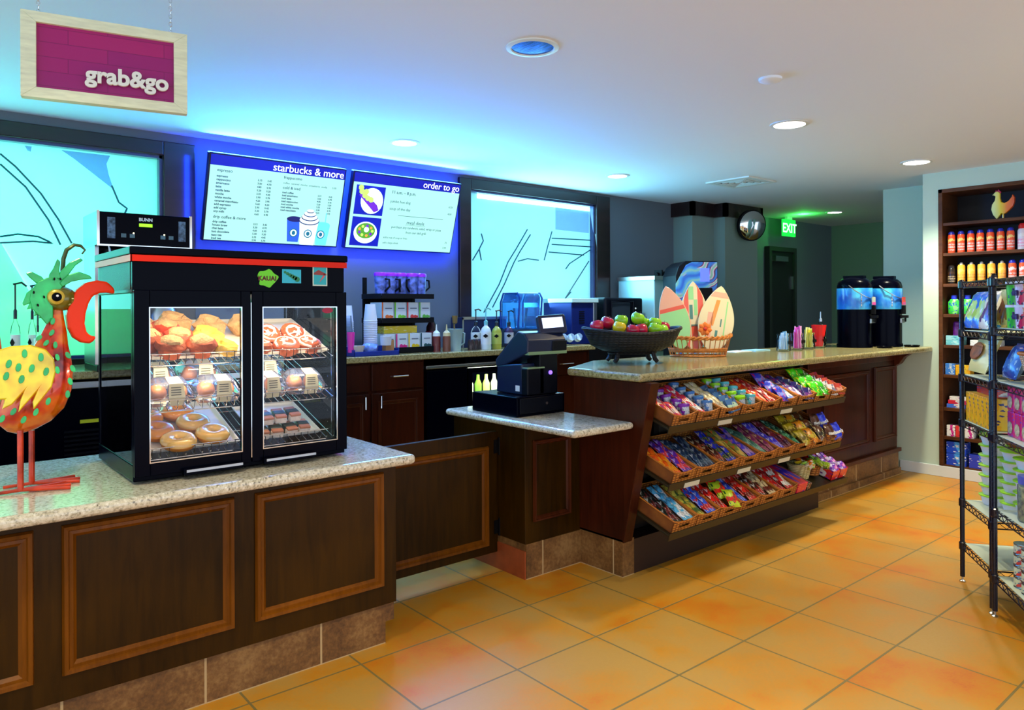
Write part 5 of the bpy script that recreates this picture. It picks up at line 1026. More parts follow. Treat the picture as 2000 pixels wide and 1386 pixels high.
for i, x in enumerate((.12, .165, .33, .375)):
    box('button', mat('button_grey', rgb(90, 120, 130), .4), x, -.024, .768, x+.026, -.02, .79, br)
    if i in (1, 2): M().ball((x+.02, -.024, .795), .004, 8).build('indicator_lamp', mat('amber_led', rgb(255, 220, 120), emit=(1, .75, .3, 1), es=8), br)
for x in (.05, .43): box('print', mat('grey_print', rgb(90, 110, 130), .5, noise_amt=.8, nscale=60), x, -.023, .76, x+.04, -.02, .88, br)
for x in (.12, .38): M().lathe([(.05, .5), (.075, .64), (.078, .70), (.001, .70)], (x, .09, 0), 20).tube([(x, .03, .62), (x, -.06, .6)], .012, 8).build('funnel', m_blk2, br, smooth=True)
M().tube([(.06, -.01, .72), (.07, -.03, .6), (.1, -.03, .55)], .006, 6).build('tap_tube', m_steel, br)
for x in (.03, .27): 
    t = thing('thermal_carafe', ('steel thermal carafe under the left side of the coffee brewer', 'steel thermal carafe under the right side of the coffee brewer')[x > .1], 'carafe', (.88+x+.1, 4.81, ZK+.041))
    M().lathe([(.001, 0), (.075, 0), (.08, .02), (.08, .28), (.06, .33), (.03, .34), (.03, .36), (.001, .36)], n=24).build('carafe_body', m_steel, t, smooth=True); M().tube([(0, -.08, .27), (0, -.12, .24), (0, -.12, .12), (0, -.08, .08)], .01, 8).build('handle', m_blk2, t, smooth=True); M().lathe([(.032, .355), (.035, .39), (.001, .39)], n=16).build('lid', m_blk2, t, smooth=True)
# syrup bottles with pumps
def pump_bottle(u0, u1, vt, vb, Y, c, lab, clear=False, labc=(225, 230, 225), low=None, pumpc=(30, 40, 50), grp=None):
    a = at(u0, vb, y=Y); b = at(u1, vb, y=Y); r = (b.x-a.x)/2*.62; x = (a.x+b.x)/2; h = at((u0+u1)/2, vt, y=Y).z-ZK
    t = thing('syrup_bottle', lab, 'syrup bottle', (x, Y, ZK), group=grp); m = m_glass if clear else mat('syrup_%s' % (c,), rgb(*c), .25, trans=.0, coat=.3)
    hb = h*.6
    M().lathe([(.001, 0), (r*.95, 0), (r, .01), (r, hb*.72), (r*.8, hb*.84), (r*.36, hb*.93), (r*.34, hb)], n=20).build('bottle_body', m, t, smooth=True)
    if clear: M().lathe([(.001, .003), (r*.9, .003), (r*.9, hb*(low or .5)), (.001, hb*(low or .5))], n=16).build('syrup', mat('syr_%s' % (c,), rgb(*c), .15), t, smooth=True)
    M().lathe([(r*.97, hb*.2), (r*1.03, hb*.2), (r*1.03, hb*.68), (r*.97, hb*.68)], n=20).build('paper_label', mat('lab_%s' % (labc,), rgb(*labc), .5), t, smooth=True)
    mb = M(); mb.prism([(0, hb*.62), (r*.55, hb*.54), (0, hb*.46), (-r*.55, hb*.54)], -.003, 0, 'y', T=Matrix.Rotation(-YAW, 4, 'Z') @ Matrix.Translation((0, -r*1.03, 0))); mb.build('emblem', m_blk2, t)
    mp = mat('pump_%s' % (pumpc,), rgb(*pumpc), .35)
    M().lathe([(r*.38, hb*.97), (r*.4, hb*1.12), (r*.2, hb*1.15)], n=14).tube([(0, 0, hb*1.1), (0, 0, h*.97)], .005, 6).tube([(-.01, 0, h*.96), (.03, 0, h*.98), (.055, 0, h*.94)], .006, 6).build('pump', mp, t, smooth=True)
pump_bottle(917, 942, 602, 676, 5.06, (150, 70, 30), 'clear syrup bottle with amber syrup and black pump, leftmost by the frosted window', True, low=.35)
pump_bottle(936, 962, 600, 676, 4.98, (215, 228, 228), 'white bottle with dark emblem and pale pump, beside the amber syrup bottle', pumpc=(120, 200, 200))
pump_bottle(958, 982, 604, 676, 5.0, (178, 180, 70), 'yellow-green syrup bottle with dark pump, between white and purple bottles', labc=(190, 195, 90))
pump_bottle(983, 1005, 605, 674, 5.03, (60, 40, 80), 'dark purple syrup bottle with white label, beside the blender', labc=(180, 185, 200))
pump_bottle(14, 46, 548, 690, 5.05, (140, 190, 200), 'tall clear syrup bottle behind the metal bird, at the far left', True, low=.6)
pump_bottle(50, 76, 552, 690, 5.1, (150, 190, 190), 'tall clear syrup bottle behind the neck feathers of the bird, second from left', True, low=.55)
pump_bottle(64, 84, 592, 690, 4.98, (120, 150, 190), 'short clear syrup bottle just behind the bird neck', True, low=.5, labc=(150, 170, 200))
# white carton right behind bird
tag(box('paper_carton', mat('carton_print', rgb(225, 228, 225), .5, noise_amt=.12, nscale=20), .615, 4.95, ZK, .70, 5.02, ZK+.19, None, .002), 'small white carton on the back counter seen under the bird beak', 'carton')
# display rack with mugs and tea boxes
rk = thing('display_rack', 'black three-shelf display rack of mugs and tea boxes on the back counter', 'rack', (2.86, 5.0, ZK)); RW = .48
for z in (0.02, .25, .44): M().box(0, 0, z, RW, .3, z+.012).box(0, -.008, z-.012, RW, .0, z+.028).box(-.008, 0, z-.012, 0, .3, z+.028).build('shelf', m_black, rk, .002)
M().box(0, .28, 0, .03, .3, .6).box(RW-.03, .28, 0, RW, .3, .6).box(0, .29, 0, RW, .3, .45).build('back_frame', m_blk2, rk)
M().box(0, 0, 0, RW, .3, .012).build('base', m_blk2, rk)
m_tea = mat('tea_carton_white', rgb(205, 216, 224), .45)
def tea_print(o, c, x0, x1, y, z0, z1):
    mb = M().box(x0, y-.0012, z0+.004, x0+.012, y, z1, 0)
    for k, (fx_, r_) in enumerate(((.45, .017), (.72, .014), (.88, .009))): disc(mb, x0+(x1-x0)*fx_, z0+.022, r_, 0, 14, y-.0014)
    mb.box(x0+.03, y-.0012, z0+(z1-z0)*.62, x1-.015, y, z0+(z1-z0)*.68, 1)
    mb.build('fruit_print', [mat('tea_%s' % (c,), rgb(*c), .45), mat('tea_letter', rgb(90, 100, 120), .5)], o)
TB = [((220, 110, 50), 'orange'), ((120, 200, 60), 'lime'), ((215, 60, 60), 'red'), ((90, 180, 70), 'green')]
for i in range(4):
    o = box('tea_box', m_tea, 2.875+.113*i, 5.02, ZK+.266, 2.98+.113*i, 5.2, ZK+.40, None, .002); tea_print(o, TB[i][0], 2.875+.113*i, 2.98+.113*i, 5.02, ZK+.266, ZK+.40); tag(o, 'white tea box with %s print on the middle shelf of the mug rack' % TB[i][1], 'tea box', 'tea boxes on the mug rack')
TB2 = [((190, 190, 190), 'grey'), ((215, 40, 130), 'pink'), ((225, 190, 30), 'yellow'), ((30, 80, 90), 'dark teal')]
for i in range(4):
    o = box('tea_box', m_tea, 2.875+.113*i, 5.0, ZK+.034, 2.98+.113*i, 5.16, ZK+.155, None, .002); tea_print(o, TB2[i][0], 2.875+.113*i, 2.98+.113*i, 5.0, ZK+.034, ZK+.155); tag(o, 'white tea box with %s print on the bottom shelf of the mug rack' % TB2[i][1], 'tea box', 'tea boxes on the mug rack')
tag(box('tea_box', m_pack((225, 200, 40), (205, 170, 20), (240, 225, 170)), 2.9, 5.03, ZK+.157, 3.2, 5.13, ZK+.215, None, .002), 'flat yellow box lying on the tea boxes of the bottom shelf', 'box')
m_mug = mat('mug_print', rgb(90, 110, 200), .3, noise_amt=.9, nscale=26); m_ml = mat('magenta_lid', rgb(150, 30, 230), .3)
def mug(lab):
    t = thing('travel_mug', lab, 'mug', group='travel mugs on the rack')
    M().lathe([(.001, 0), (.04, 0), (.042, .01), (.05, .155), (.001, .155)], n=20).build('mug_body', m_mug, t, smooth=True); M().lathe([(.052, .153), (.052, .172), (.045, .182), (.001, .184)], n=20).build('lid', m_ml, t, smooth=True)
    M().tube([(.045, 0, .13), (.085, 0, .125), (.09, 0, .07), (.045, 0, .035)], .008, 8).build('handle', m_black, t, smooth=True); return t
o = None
for i, x in enumerate((2.91, 2.99, 3.09, 3.19, 3.275)):
    lab = 'blue patterned travel mug with purple lid, %s on the rack' % ('leftmost', 'second from left', 'middle one', 'second from right', 'rightmost')[i]
    if o is None: o = mug(lab); o.location = (x, 5.1, ZK+.453); o.rotation_euler = (0, 0, -1.2)
    else: dup(o, (x, 5.1-.01*(i % 2), ZK+.453), (0, 0, (-1.2, -1.0, -2.2, -2.6, 0)[i]), lab)
# paper cups: towers of single cups
def towers(x, y, n, r, h, step, m, lab, grp, flip=True, z0=ZK):
    p = None
    for i in range(n):
        if p is None:
            prof = [(r, 0), (r*1.03, .004), (r*.98, .006), (r*.72, h), (.001, h)] if flip else [(.001, 0), (r*.72, 0), (r*.98, h-.006), (r*1.03, h-.003), (r, h)]
            p = M().lathe(prof, n=20).build('paper_cup', m, None, smooth=True); o = p
        else: o = p.copy(); col.objects.link(o)
        o.location = (x, y, z0+step*i); tag(o, lab % ('lowest' if i == 0 else 'topmost' if i == n-1 else ORD[i]+' from the bottom'), 'cup', grp)
m_pc = mat('paper_cup_white', rgb(215, 222, 235), .5); m_cc = m_thin_glass('clear_cup', (.85, .92, 1, 1), 1.45, ((.6, .75, .9, 1), .10))
towers(2.765, 5.0, 20, .052, .13, .0135, m_pc, 'white paper cup in the tall tower beside the mug rack, %s', 'paper cups beside the rack')
towers(2.655, 5.16, 18, .048, .13, .0145, m_pc, 'white paper cup in the rear tower left of the rack, %s', 'paper cups in the rear tower')
towers(2.60, 5.05, 10, .040, .12, .02, m_cc, 'clear plastic cup in the stack left of the paper cups, %s', 'clear cups left')
tag(M().lathe([(.001, 0), (.026, 0), (.034, .19), (.031, .19), (.024, .005)], n=16).build('magenta_tumbler', mat('magenta_plastic', rgb(230, 20, 215), .25), None, smooth=True, loc=(2.50, 5.0, ZK+.001)), 'tall bright magenta tumbler at the left of the cup towers', 'tumbler')
tag(M().lathe([(.001, 0), (.022, 0), (.028, .15), (.025, .15), (.02, .005)], n=16).build('magenta_tumbler', mat('pink_plastic', rgb(235, 50, 170), .25), None, smooth=True, loc=(2.565, 4.93, ZK+.03)), 'shorter pink tumbler beside the bright magenta one', 'tumbler')
tag(M().lathe([(.04, 0), (.044, .07), (.001, .07)], n=20).build('paper_cup', m_pc, None, smooth=True, loc=(2.84, 4.90, ZK+.075)), 'single upturned white cup in front of the mug rack', 'cup')
tr = thing('condiment_tray', 'blue tray of creamers and filters on the back counter', 'tray', (2.56, 4.87, ZK)); m_bt = mat('blue_tray', rgb(22, 50, 150), .4)
M().box(0, 0, 0, .38, .13, .006).box(0, 0, 0, .38, .008, .035).box(0, .122, 0, .38, .13, .07).box(0, 0, 0, .008, .13, .05).box(.372, 0, 0, .38, .13, .05).build('tray_body', m_bt, tr, .002)
t = thing('filter_stack', 'stack of fluted cream paper filters at the left of the blue tray', 'coffee filters', (2.62, 4.93, ZK+.007)); n = 28
for k in range(1): M().add([((.03+.02*s)*(1+.06*(i % 2))*math.cos(2*PI*i/n), (.03+.02*s)*(1+.06*(i % 2))*math.sin(2*PI*i/n), .07*s) for s in (0, 1) for i in range(n)], [(i, (i+1) % n, n+(i+1) % n, n+i) for i in range(n)]+[tuple(range(n))]).build('fluted_paper', mat('filter_cream', rgb(225, 215, 195), .7), t)
wob(M().ball((0, 0, .045), .055, 16, sc=(1.25, .9, .8)), .02, 18).build('plastic_bag', mat('blue_white_bag', rgb(110, 140, 225), .2, noise_amt=.6, nscale=22, coat=.5), None, smooth=True, loc=(2.735, 4.945, ZK+.007)); tag(bpy.data.objects['plastic_bag'], 'crumpled blue and white plastic bag in the blue tray', 'bag')
tag(box('kraft_box', mat('kraft', rgb(178, 130, 84), .6), 2.83, 4.88, ZK+.007, 2.90, 4.94, ZK+.115, None, .003), 'small brown kraft box at the right end of the blue tray', 'box')
# squeeze bottles, pitcher and dark bottles
def squeeze(x, y, c, lab, h=.17, r=.033, tip=(225, 235, 235)):
    t = thing('squeeze_bottle', lab, 'squeeze bottle', (x, y, ZK))
    M().lathe([(.001, 0), (r, 0), (r, h*.7), (r*.85, h*.78)], n=18).build('sauce_body', mat('sauce_%s' % (c,), rgb(*c), .3, coat=.4), t, smooth=True); M().lathe([(r*.95, h*.74), (r*.9, h*.9), (.008, h*1.02), (.004, h*1.3), (.001, h*1.3)], n=16).build('nozzle_cap', mat('cap_%s' % (tip,), rgb(*tip), .3), t, smooth=True)
squeeze(3.365, 5.0, (96, 24, 28), 'squeeze bottle of dark red sauce with pale cap beside the tea rack'); squeeze(3.445, 4.97, (110, 60, 44), 'squeeze bottle of brown sauce with cream cap, second from the rack', tip=(215, 200, 150))
t = thing('chocolate_bottle', 'dark brown sauce bottle with red label against the rack side', 'bottle', (3.40, 5.12, ZK))
M().lathe([(.001, 0), (.05, 0), (.052, .1), (.045, .2), (.02, .25), (.018, .28), (.001, .28)], n=18).build('bottle_body', mat('choc', rgb(40, 16, 26), .25), t, smooth=True); M().lathe([(.053, .05), (.053, .16), (.05, .165)], n=18).build('paper_label', mat('choc_lab', rgb(110, 20, 50), .4, noise_amt=.5, nscale=30), t, smooth=True)
t = thing('measuring_pitcher', 'pale plastic pitcher with a wooden whisk standing in it', 'pitcher', (3.57, 5.03, ZK))
M().lathe([(.001, 0), (.05, 0), (.066, .17), (.075, .18), (.068, .18), (.061, .168), (.046, .006)], n=24).build('pitcher_body', mat('pale_pitcher', rgb(170, 200, 205), .25, coat=.3), t, smooth=True); M().tube([(.06, 0, .15), (.1, 0, .14), (.095, 0, .06), (.055, 0, .04)], .007, 6).build('handle', mat('pale_pitcher', 0), t, smooth=True)
M().tube([(0, 0, .1), (.005, .02, .24)], .008, 6).lathe([(.008, .22), (.02, .23), (.024, .29), (.001, .29)], n=10).build('whisk', mat('whisk_wood', rgb(120, 96, 50), .6), t, smooth=True)
t = thing('cream_whipper_box', 'low dark metal box standing behind the syrup bottles', 'box', (3.83, 5.28, ZK)); box('box_body', mat('slate_metal', rgb(40, 50, 90), .35, .4), 0, 0, 0, .50, .18, .27, t, .004); M().box(-.005, -.008, .25, .505, .0, .275).box(-.005, -.008, 0, .008, 0, .27).build('front_frame', m_steel, t)
t = thing('sauce_caddy', 'row of small dark sauce jars beside the pitcher', 'caddy', (3.70, 4.98, ZK)); 
for i in range(3): M().lathe([(.001, 0), (.028, 0), (.03, .07), (.02, .09), (.001, .09)], (i*.062, .02*i, 0), 14).build('jar', mat('dark_jar', rgb(40, 22, 30), .2, coat=.4), t, smooth=True)
# blender
bl_ = thing('blender', 'blue-tinted enclosed blender with clear hood on the back counter', 'blender', (4.38, 5.14, ZK)); m_bp = m_thin_glass('blue_hood', (.35, .7, 1, 1), 1.5, ((.1, .35, .8, 1), .22))  # the blue is the hood's own tint
M().box(-.13, -.12, 0, .13, .12, .16).build('base', mat('blender_base', rgb(60, 70, 80), .4), bl_, .015); box('display', mat('green_lcd', 0), -.055, -.124, .07, .045, -.12, .10, bl_)
M().prism([(-.125, .16), (-.15, .46), (-.12, .49), (.08, .49), (.12, .4), (.12, .16)], -.13, .13, 'x').build('clear_hood', m_bp, bl_, .02, seg=3)
for x in (-.133, .133): M().tube([(x, -.125, .17), (x, -.15, .44), (x, -.12, .485), (x, .08, .485), (x, .12, .4), (x, .12, .17)], .009, 6).build('hood_arm', mat('hood_arm', rgb(20, 70, 150), .3), bl_, smooth=True)
M().lathe([(.05, .16), (.07, .34), (.072, .35)], n=20).build('jar', m_cc, bl_, smooth=True)
# stacked clear cups and lids on the right
for k, (x, y, n_) in enumerate(((4.62, 5.2, 9), (4.72, 5.28, 10), (4.81, 5.16, 7), (4.9, 5.3, 8))): towers(x, y, n_, .042, .12, .022, m_cc, 'clear plastic cup, stack '+('nearest the blender', 'second from the blender', 'third from the blender', 'against the oven')[k]+', %s', 'clear cups %d' % k, False)
for k in range(6): tag(M().lathe([(.045, 0), (.048, .004), (.042, .014), (.001, .018)], n=20).build('cup_lid', m_pc, None, smooth=True, loc=(4.6, 5.02, ZK+.001+k*.015)), 'white cup lid in the low pile beside the blender, %s' % ('lowest', 'second', 'third', 'fourth', 'fifth', 'topmost')[k], 'lid', 'cup lids')
for k, x in enumerate((4.72, 4.82, 4.92)):
    t = thing('glass_jar', 'small tilted glass jar on a rack before the oven, %s' % ('left one', 'middle one', 'right one')[k], 'jar', (x, 4.96, ZK+.05), (.9, 0, 0), 'tilted glass jars'); M().lathe([(.001, 0), (.03, 0), (.035, .05), (.025, .07)], n=16).build('jar_body', m_cc, t, smooth=True); M().lathe([(.034, .01), (.036, .04)], n=16).build('pale_contents', m_pc, t, smooth=True)
# oven and brewer box
ov = thing('countertop_oven', 'steel box oven with blue side vents and pale top beside the frosted window', 'oven', (4.93, 5.03, ZK)); m_blue = mat('blue_steel', rgb(16, 34, 110), .35, .4)
box('oven_body', m_blue, 0, 0, 0, .29, .4, .40, ov, .005); box('top_cover', mat('pale_top', rgb(190, 225, 225), .3, .3), -.01, -.02, .40, .35, .42, .44, ov, .004); mb = M()
for i in range(6): mb.box(.1, -.004, .2+.022*i, .17, 0, .21+.022*i)
mb.build('vent_slots', m_blk2, ov); box('steel_post', m_steel, .29, -.01, 0, .34, .4, .40, ov, .004)
kb = thing('pod_brewer', 'black pod brewer with large front door behind the fruit bowl', 'coffee maker', (5.33, 4.97, ZK)); box('brewer_body', m_black, 0, 0, -.0, .57, .42, .45, kb, .02)
M().box(.08, -.012, .02, .36, 0, .40).build('front_door', mat('door_grey', rgb(42, 52, 62), .3), kb, .012); M().tube([(.07, -.02, .05), (.07, -.02, .41), (.39, -.02, .41), (.39, -.02, .05)], .01, 6).build('door_surround', m_black, kb)
text([('coffee', .25, .22, .04, 'CENTER')], 'lettering', mat('blue_letter', rgb(40, 130, 220), .4, emit=(.02, .2, .6, 1), es=.4), kb, (0, -.014, 0))
for i in range(5): M().ball((.45, -.004, .2+.035*i), .009, 8).build('button', m_white, kb)
# a stand below them where the counter has ended
std = thing('equipment_stand', 'dark equipment stand carrying the black pod brewer, right of the back counter', 'stand'); box('stand_body', m_blk2, 5.08, 4.95, 0, 5.95, 5.48, 1.2, std)
# ice machine
ic = thing('ice_machine', 'tall pale steel ice machine with paper notices beside the ice cream machine', 'ice machine', (6.0, 4.9, 0)); m_ic = mat('pale_steel', rgb(165, 215, 225), .25, .35)
box('cabinet', m_ic, 0, 0, .0, .62, .5, 1.86, ic, .01); box('top_frame', m_steel, -.01, -.01, 1.84, .63, .51, 1.88, ic); box('lower_hood', mat('hood_blue', rgb(60, 110, 150), .3, .5), -.005, -.06, 1.1, .625, 0, 1.38, ic, .02); box('dark_band', m_blackm, 0, -.03, 1.38, .62, 0, 1.43, ic)
for x, z, w_, h_, c in ((.25, 1.66, .07, .12, (130, 170, 180)), (.45, 1.52, .06, .09, (190, 170, 205))): box('paper_notice', mat('notice%d' % int(x*100), rgb(*c), .6), x, -.006, z, x+w_, 0, z+h_, ic)
M().tube([(.15, .1, 1.9), (.3, .1, 1.92), (.5, .1, 1.9)], .02, 8).box(.18, .05, 1.87, .2, .15, 1.95).box(.5, .05, 1.87, .56, .15, 1.96).build('pipe_fitting', m_blk2, ic)
for x in (.40, .50): M().lathe([(.016, 1.43), (.016, 1.47), (.006, 1.5)], (x, -.02, 0), 10).build('knob', m_blk2, ic)
# soft serve machine
sv = thing('soft_serve_machine', 'blue ice cream machine with swirl artwork and small screen behind the surfboards', 'ice cream machine', (5.73, 4.42, 0), (0, 0, -.6)); g = N('swirl_art', .3)
wv = g.n('TexWave', {0: g.coord(rot=(0, .6, 0)), 'Scale': 3.5, 'Distortion': 9, 'Detail': 1.5, 'Detail Scale': 1.2}, wave_type='RINGS'); n_ = g.n('TexNoise', {0: g.coord(), 'Scale': 3})
g.base(g.mix(g.ramp(n_.outputs[0], [(.5, (0, 0, 0, 1)), (.56, (1, 1, 1, 1))]), g.ramp(wv.outputs[1], [(.0, rgb(30, 110, 220)), (.5, rgb(70, 170, 235)), (.8, rgb(90, 180, 235)), (1, rgb(150, 215, 200))]), g.ramp(wv.outputs[1], [(0, rgb(40, 130, 225)), (.35, rgb(60, 20, 60)), (.5, rgb(215, 60, 90)), (.7, rgb(235, 225, 235)), (1, rgb(150, 200, 160))]))); m_sw = g.m
pts = [(0, .0), (0, 1.86), (.03, 1.95), (.10, 2.0), (.42, 2.0), (.42, .0)]
M().prism(pts, 0, .42, 'y').build('cabinet', m_black, sv, .01); M().prism([(.0, .3), (0, 1.78), (.10, 1.96), (.16, 1.99), (.41, 1.99), (.41, .3)], -.006, 0, 'y').build('artwork_panel', m_sw, sv)
box('screen', mat('lilac_screen', rgb(90, 110, 235), emit=(.1, .15, 1, 1), es=.7), .24, -.012, 1.80, .33, -.004, 1.93, sv); box('dark_recess', m_blk2, .22, -.05, 1.35, .35, -.004, 1.74, sv, .01); M().box(.25, -.09, 1.45, .33, -.05, 1.6).box(.24, -.12, 1.2, .34, -.04, 1.22).build('dispenser_tap', m_steel, sv)
# ---------------------------------------------------------------- recessed shelving
shv = thing('recessed_shelving', 'tall dark brown shelving set into the right wall, packed with toiletries', 'shelving', (XR, 0, 0)); m_shw = m_wood('shelf_wood', rgb(58, 32, 18), rgb(100, 62, 34), ax='y')
y0, y1 = .75, 2.654; LV = [.085, .345, .605, .905, 1.175, 1.455, 1.73, 2.01, 2.285]
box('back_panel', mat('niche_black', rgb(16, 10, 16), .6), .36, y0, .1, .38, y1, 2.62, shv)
M().box(-.012, y1-.035, .1, .38, y1, 2.62).box(-.012, y0, .1, .38, y0+.035, 2.62).box(-.012, y0, 2.585, .38, y1, 2.62).build('frame', m_shw, shv, .003)
for z in LV: box('shelf', m_shw, 0, y0+.035, z, .36, y1-.035, z+.028, shv, .002)
Y0 = y1-.035
def row(maker, k, y, z, lab, grp, x=.08, step=.072):
    p = None
    for i in range(k):
        l = lab % (ORD[i]) if '%s' in lab else lab
        if p is None: p = o = maker(l, grp)
        else: o = dup(p, (0, 0, 0), None, l, grp)
        o.location = (XR+x+.004*((i*7) % 3), y-step*i, z)
def can_maker(name, cat_, c1, c2, c3, cap, h=.19, r=.030, capr=None, caph=.03):
    def f(lab, grp):
        t = thing(name, lab, cat_, group=grp)
        M().lathe([(.001, 0), (r*.95, 0), (r, .006), (r, h*.82), (r*.82, h*.9)], n=20).build('can_body', m_can(c1, c2, c3), t, smooth=True)
        q = capr or r*.85; M().lathe([(q, h*.86), (q, h*.86+caph*.7), (q*.6, h*.88+caph), (.001, h*.88+caph)], n=16).build('cap', mat('cap_%s' % (cap,), rgb(*cap), .3), t, smooth=True); return t
    return f
sun = can_maker('sunscreen_can', 'spray can', (240, 84, 40), (245, 205, 120), WH, (40, 50, 170))
row(sun, 7, Y0-.045, LV[7]+.028, 'orange sunscreen can with blue cap, %s from the left, first bottle shelf', 'orange cans first shelf', step=.078)
row(can_maker('lotion_bottle', 'bottle', (225, 215, 225), (240, 235, 235), (235, 60, 150), (215, 40, 40), .2, .036, .03, .05), 2, Y0-.045-.078*7-.01, LV[7]+.028, 'white lotion bottle with large red cap, %s from the left on the first bottle shelf', 'white lotion bottles', step=.086)
row(can_maker('spray_bottle', 'bottle', (30, 140, 60), (50, 160, 70), WH, (50, 170, 80), .19, .032, .03, .05), 4, Y0-.045-.078*9-.03, LV[7]+.028, 'green bottle with green cap, %s one right of the white lotions', 'green bottles', step=.08)
row(can_maker('dark_bottle', 'bottle', (24, 16, 12), (60, 36, 20), (205, 180, 140), (30, 24, 22), .16, .032), 1, Y0-.045, LV[6]+.028, 'black tanning oil bottle at the left end of the second bottle shelf', 'dark')
row(can_maker('sunscreen_can', 'spray can', (240, 180, 60), (245, 205, 100), (190, 110, 30), (210, 205, 190), .19, .031, .014, .025), 5, Y0-.045-.08, LV[6]+.028, 'golden yellow sunscreen can, %s from the left on the second bottle shelf', 'golden cans', step=.08)
row(can_maker('sunscreen_can', 'spray can', (238, 96, 50), (235, 225, 225), WH, (40, 50, 190)), 4, Y0-.045-.08*6, LV[6]+.028, 'orange and white sunscreen can with blue cap, %s of four beside golden cans', 'orange cans second shelf', step=.078)
row(can_maker('sunscreen_tube', 'tube', (235, 215, 40), (240, 235, 90), (60, 60, 160), (235, 225, 120), .2, .034), 3, Y0-.045-.08*10, LV[6]+.028, 'bright yellow lotion tube, %s after the orange and white cans', 'yellow tubes', step=.085)
def lotion(lab, grp):
    t = thing('shampoo_bottle', lab, 'bottle', group=grp); M().lathe([(.001, 0), (.045, 0), (.05, .01), (.05, .11), (.03, .135), (.02, .14)], n=20, sx=.7).build('bottle_body', m_pack((60, 200, 70), (130, 225, 120), (30, 60, 190)), t, smooth=True); M().lathe([(.024, .135), (.024, .17), (.001, .172)], n=14).build('cap', mat('cap_blue', rgb(40, 60, 210), .3), t, smooth=True); return t
row(lotion, 2, Y0-.065, LV[5]+.028, 'green mouthwash bottle with blue cap, %s from the left on the third shelf', 'green wide bottles', step=.11)
row(can_maker('lime_bottle', 'bottle', (120, 225, 20), (170, 235, 60), WH, (150, 220, 30), .17, .028), 3, Y0-.29, LV[5]+.028, 'lime green bottle, %s seen through the wire rack on the third shelf', 'lime bottles', step=.07)
def cart(name, cs, sx, sy, sz): return lambda lab, grp: tag(M().box(-sx/2, -sy/2, 0, sx/2, sy/2, sz).build(name, m_pack(*cs), None, .002), lab, 'carton', grp)
row(cart('soap_carton', ((110, 200, 205), (150, 225, 220), WH), .1, .14, .042), 1, Y0-.08, LV[4]+.028, 'aqua soap carton on the fourth shelf, lower of two', 'soap'); row(cart('soap_carton', ((150, 215, 220), (110, 200, 205), (60, 120, 170)), .1, .14, .042), 1, Y0-.08, LV[4]+.0705, 'aqua soap carton on the fourth shelf, upper of two', 'soap')
row(can_maker('purple_bottle', 'bottle', (96, 20, 120), (130, 40, 150), (60, 10, 80), (100, 30, 130), .11, .03), 1, Y0-.08, LV[4]+.113, 'small purple bottle standing on the aqua soap cartons', 'pb', x=.09)
row(cart('white_carton', (WH, (205, 225, 220), (80, 160, 120)), .1, .24, .05), 1, Y0-.33, LV[4]+.028, 'long white carton on the fourth shelf behind the wire rack', 'wc')
row(cart('tissue_carton', ((60, 130, 220), (150, 190, 235), WH), .1, .08, .10), 1, Y0-.045, LV[3]+.028, 'blue and white carton at the left end of the fifth shelf', 'bw')
for k in range(2): row(cart('yellow_carton', ((240, 180, 30), (235, 205, 60), (170, 30, 30)), .1, .12, .045), 1, Y0-.15, LV[3]+.028+.046*k, ('yellow and red carton on the fifth shelf, lower of two', 'yellow and red carton on the fifth shelf, upper of two')[k], 'yc')
for k in range(3): row(cart('medicine_carton', (((60, 120, 220), WH, (200, 30, 40)), ((215, 40, 60), WH, (60, 60, 160)), (WH, (225, 220, 225), (200, 40, 60)))[k], .1, .15, .034), 1, Y0-.09-.012*k, LV[2]+.028+.035*k, 'flat %s medicine carton on the sixth shelf' % ('blue', 'red', 'white')[k], 'mc')
for k in range(3): row(cart('feminine_care_carton', ((WH, (215, 50, 150), (150, 20, 110)), ((225, 60, 60), WH, (170, 20, 30)), (WH, (215, 50, 150), (150, 20, 110)))[k], .1, .07, .10), 1, Y0-.05-.074*k, LV[1]+.028, '%s carton on the seventh shelf' % ('white and pink', 'red and white', 'second white and pink')[k], 'fc')
row(can_maker('green_jar', 'jar', (30, 110, 60), (60, 160, 90), WH, (20, 60, 40), .08, .035), 2, Y0-.30, LV[1]+.028, 'dark green jar, %s on the seventh shelf behind the rack post', 'gj', step=.08)
row(can_maker('red_jar', 'jar', (205, 30, 40), (150, 20, 90), WH, (205, 30, 40), .07, .035), 2, Y0-.47, LV[1]+.028, 'red capped jar, %s on the seventh shelf', 'rj', step=.08)
for k in range(2): row(cart('diaper_pack', ((20, 70, 200), (60, 150, 230), WH), .12, .16, .105), 1, Y0-.095, LV[0]+.028+.108*k, ('glossy blue pack on the lowest shelf, lower of two', 'glossy blue pack on the lowest shelf, upper of two')[k], 'dp')
row(cart('diaper_pack', ((30, 60, 190), (60, 120, 220), WH), .12, .2, .12), 1, Y0-.30, LV[0]+.028, 'second stack glossy blue pack on the lowest shelf, behind the wire rack', 'dp2')
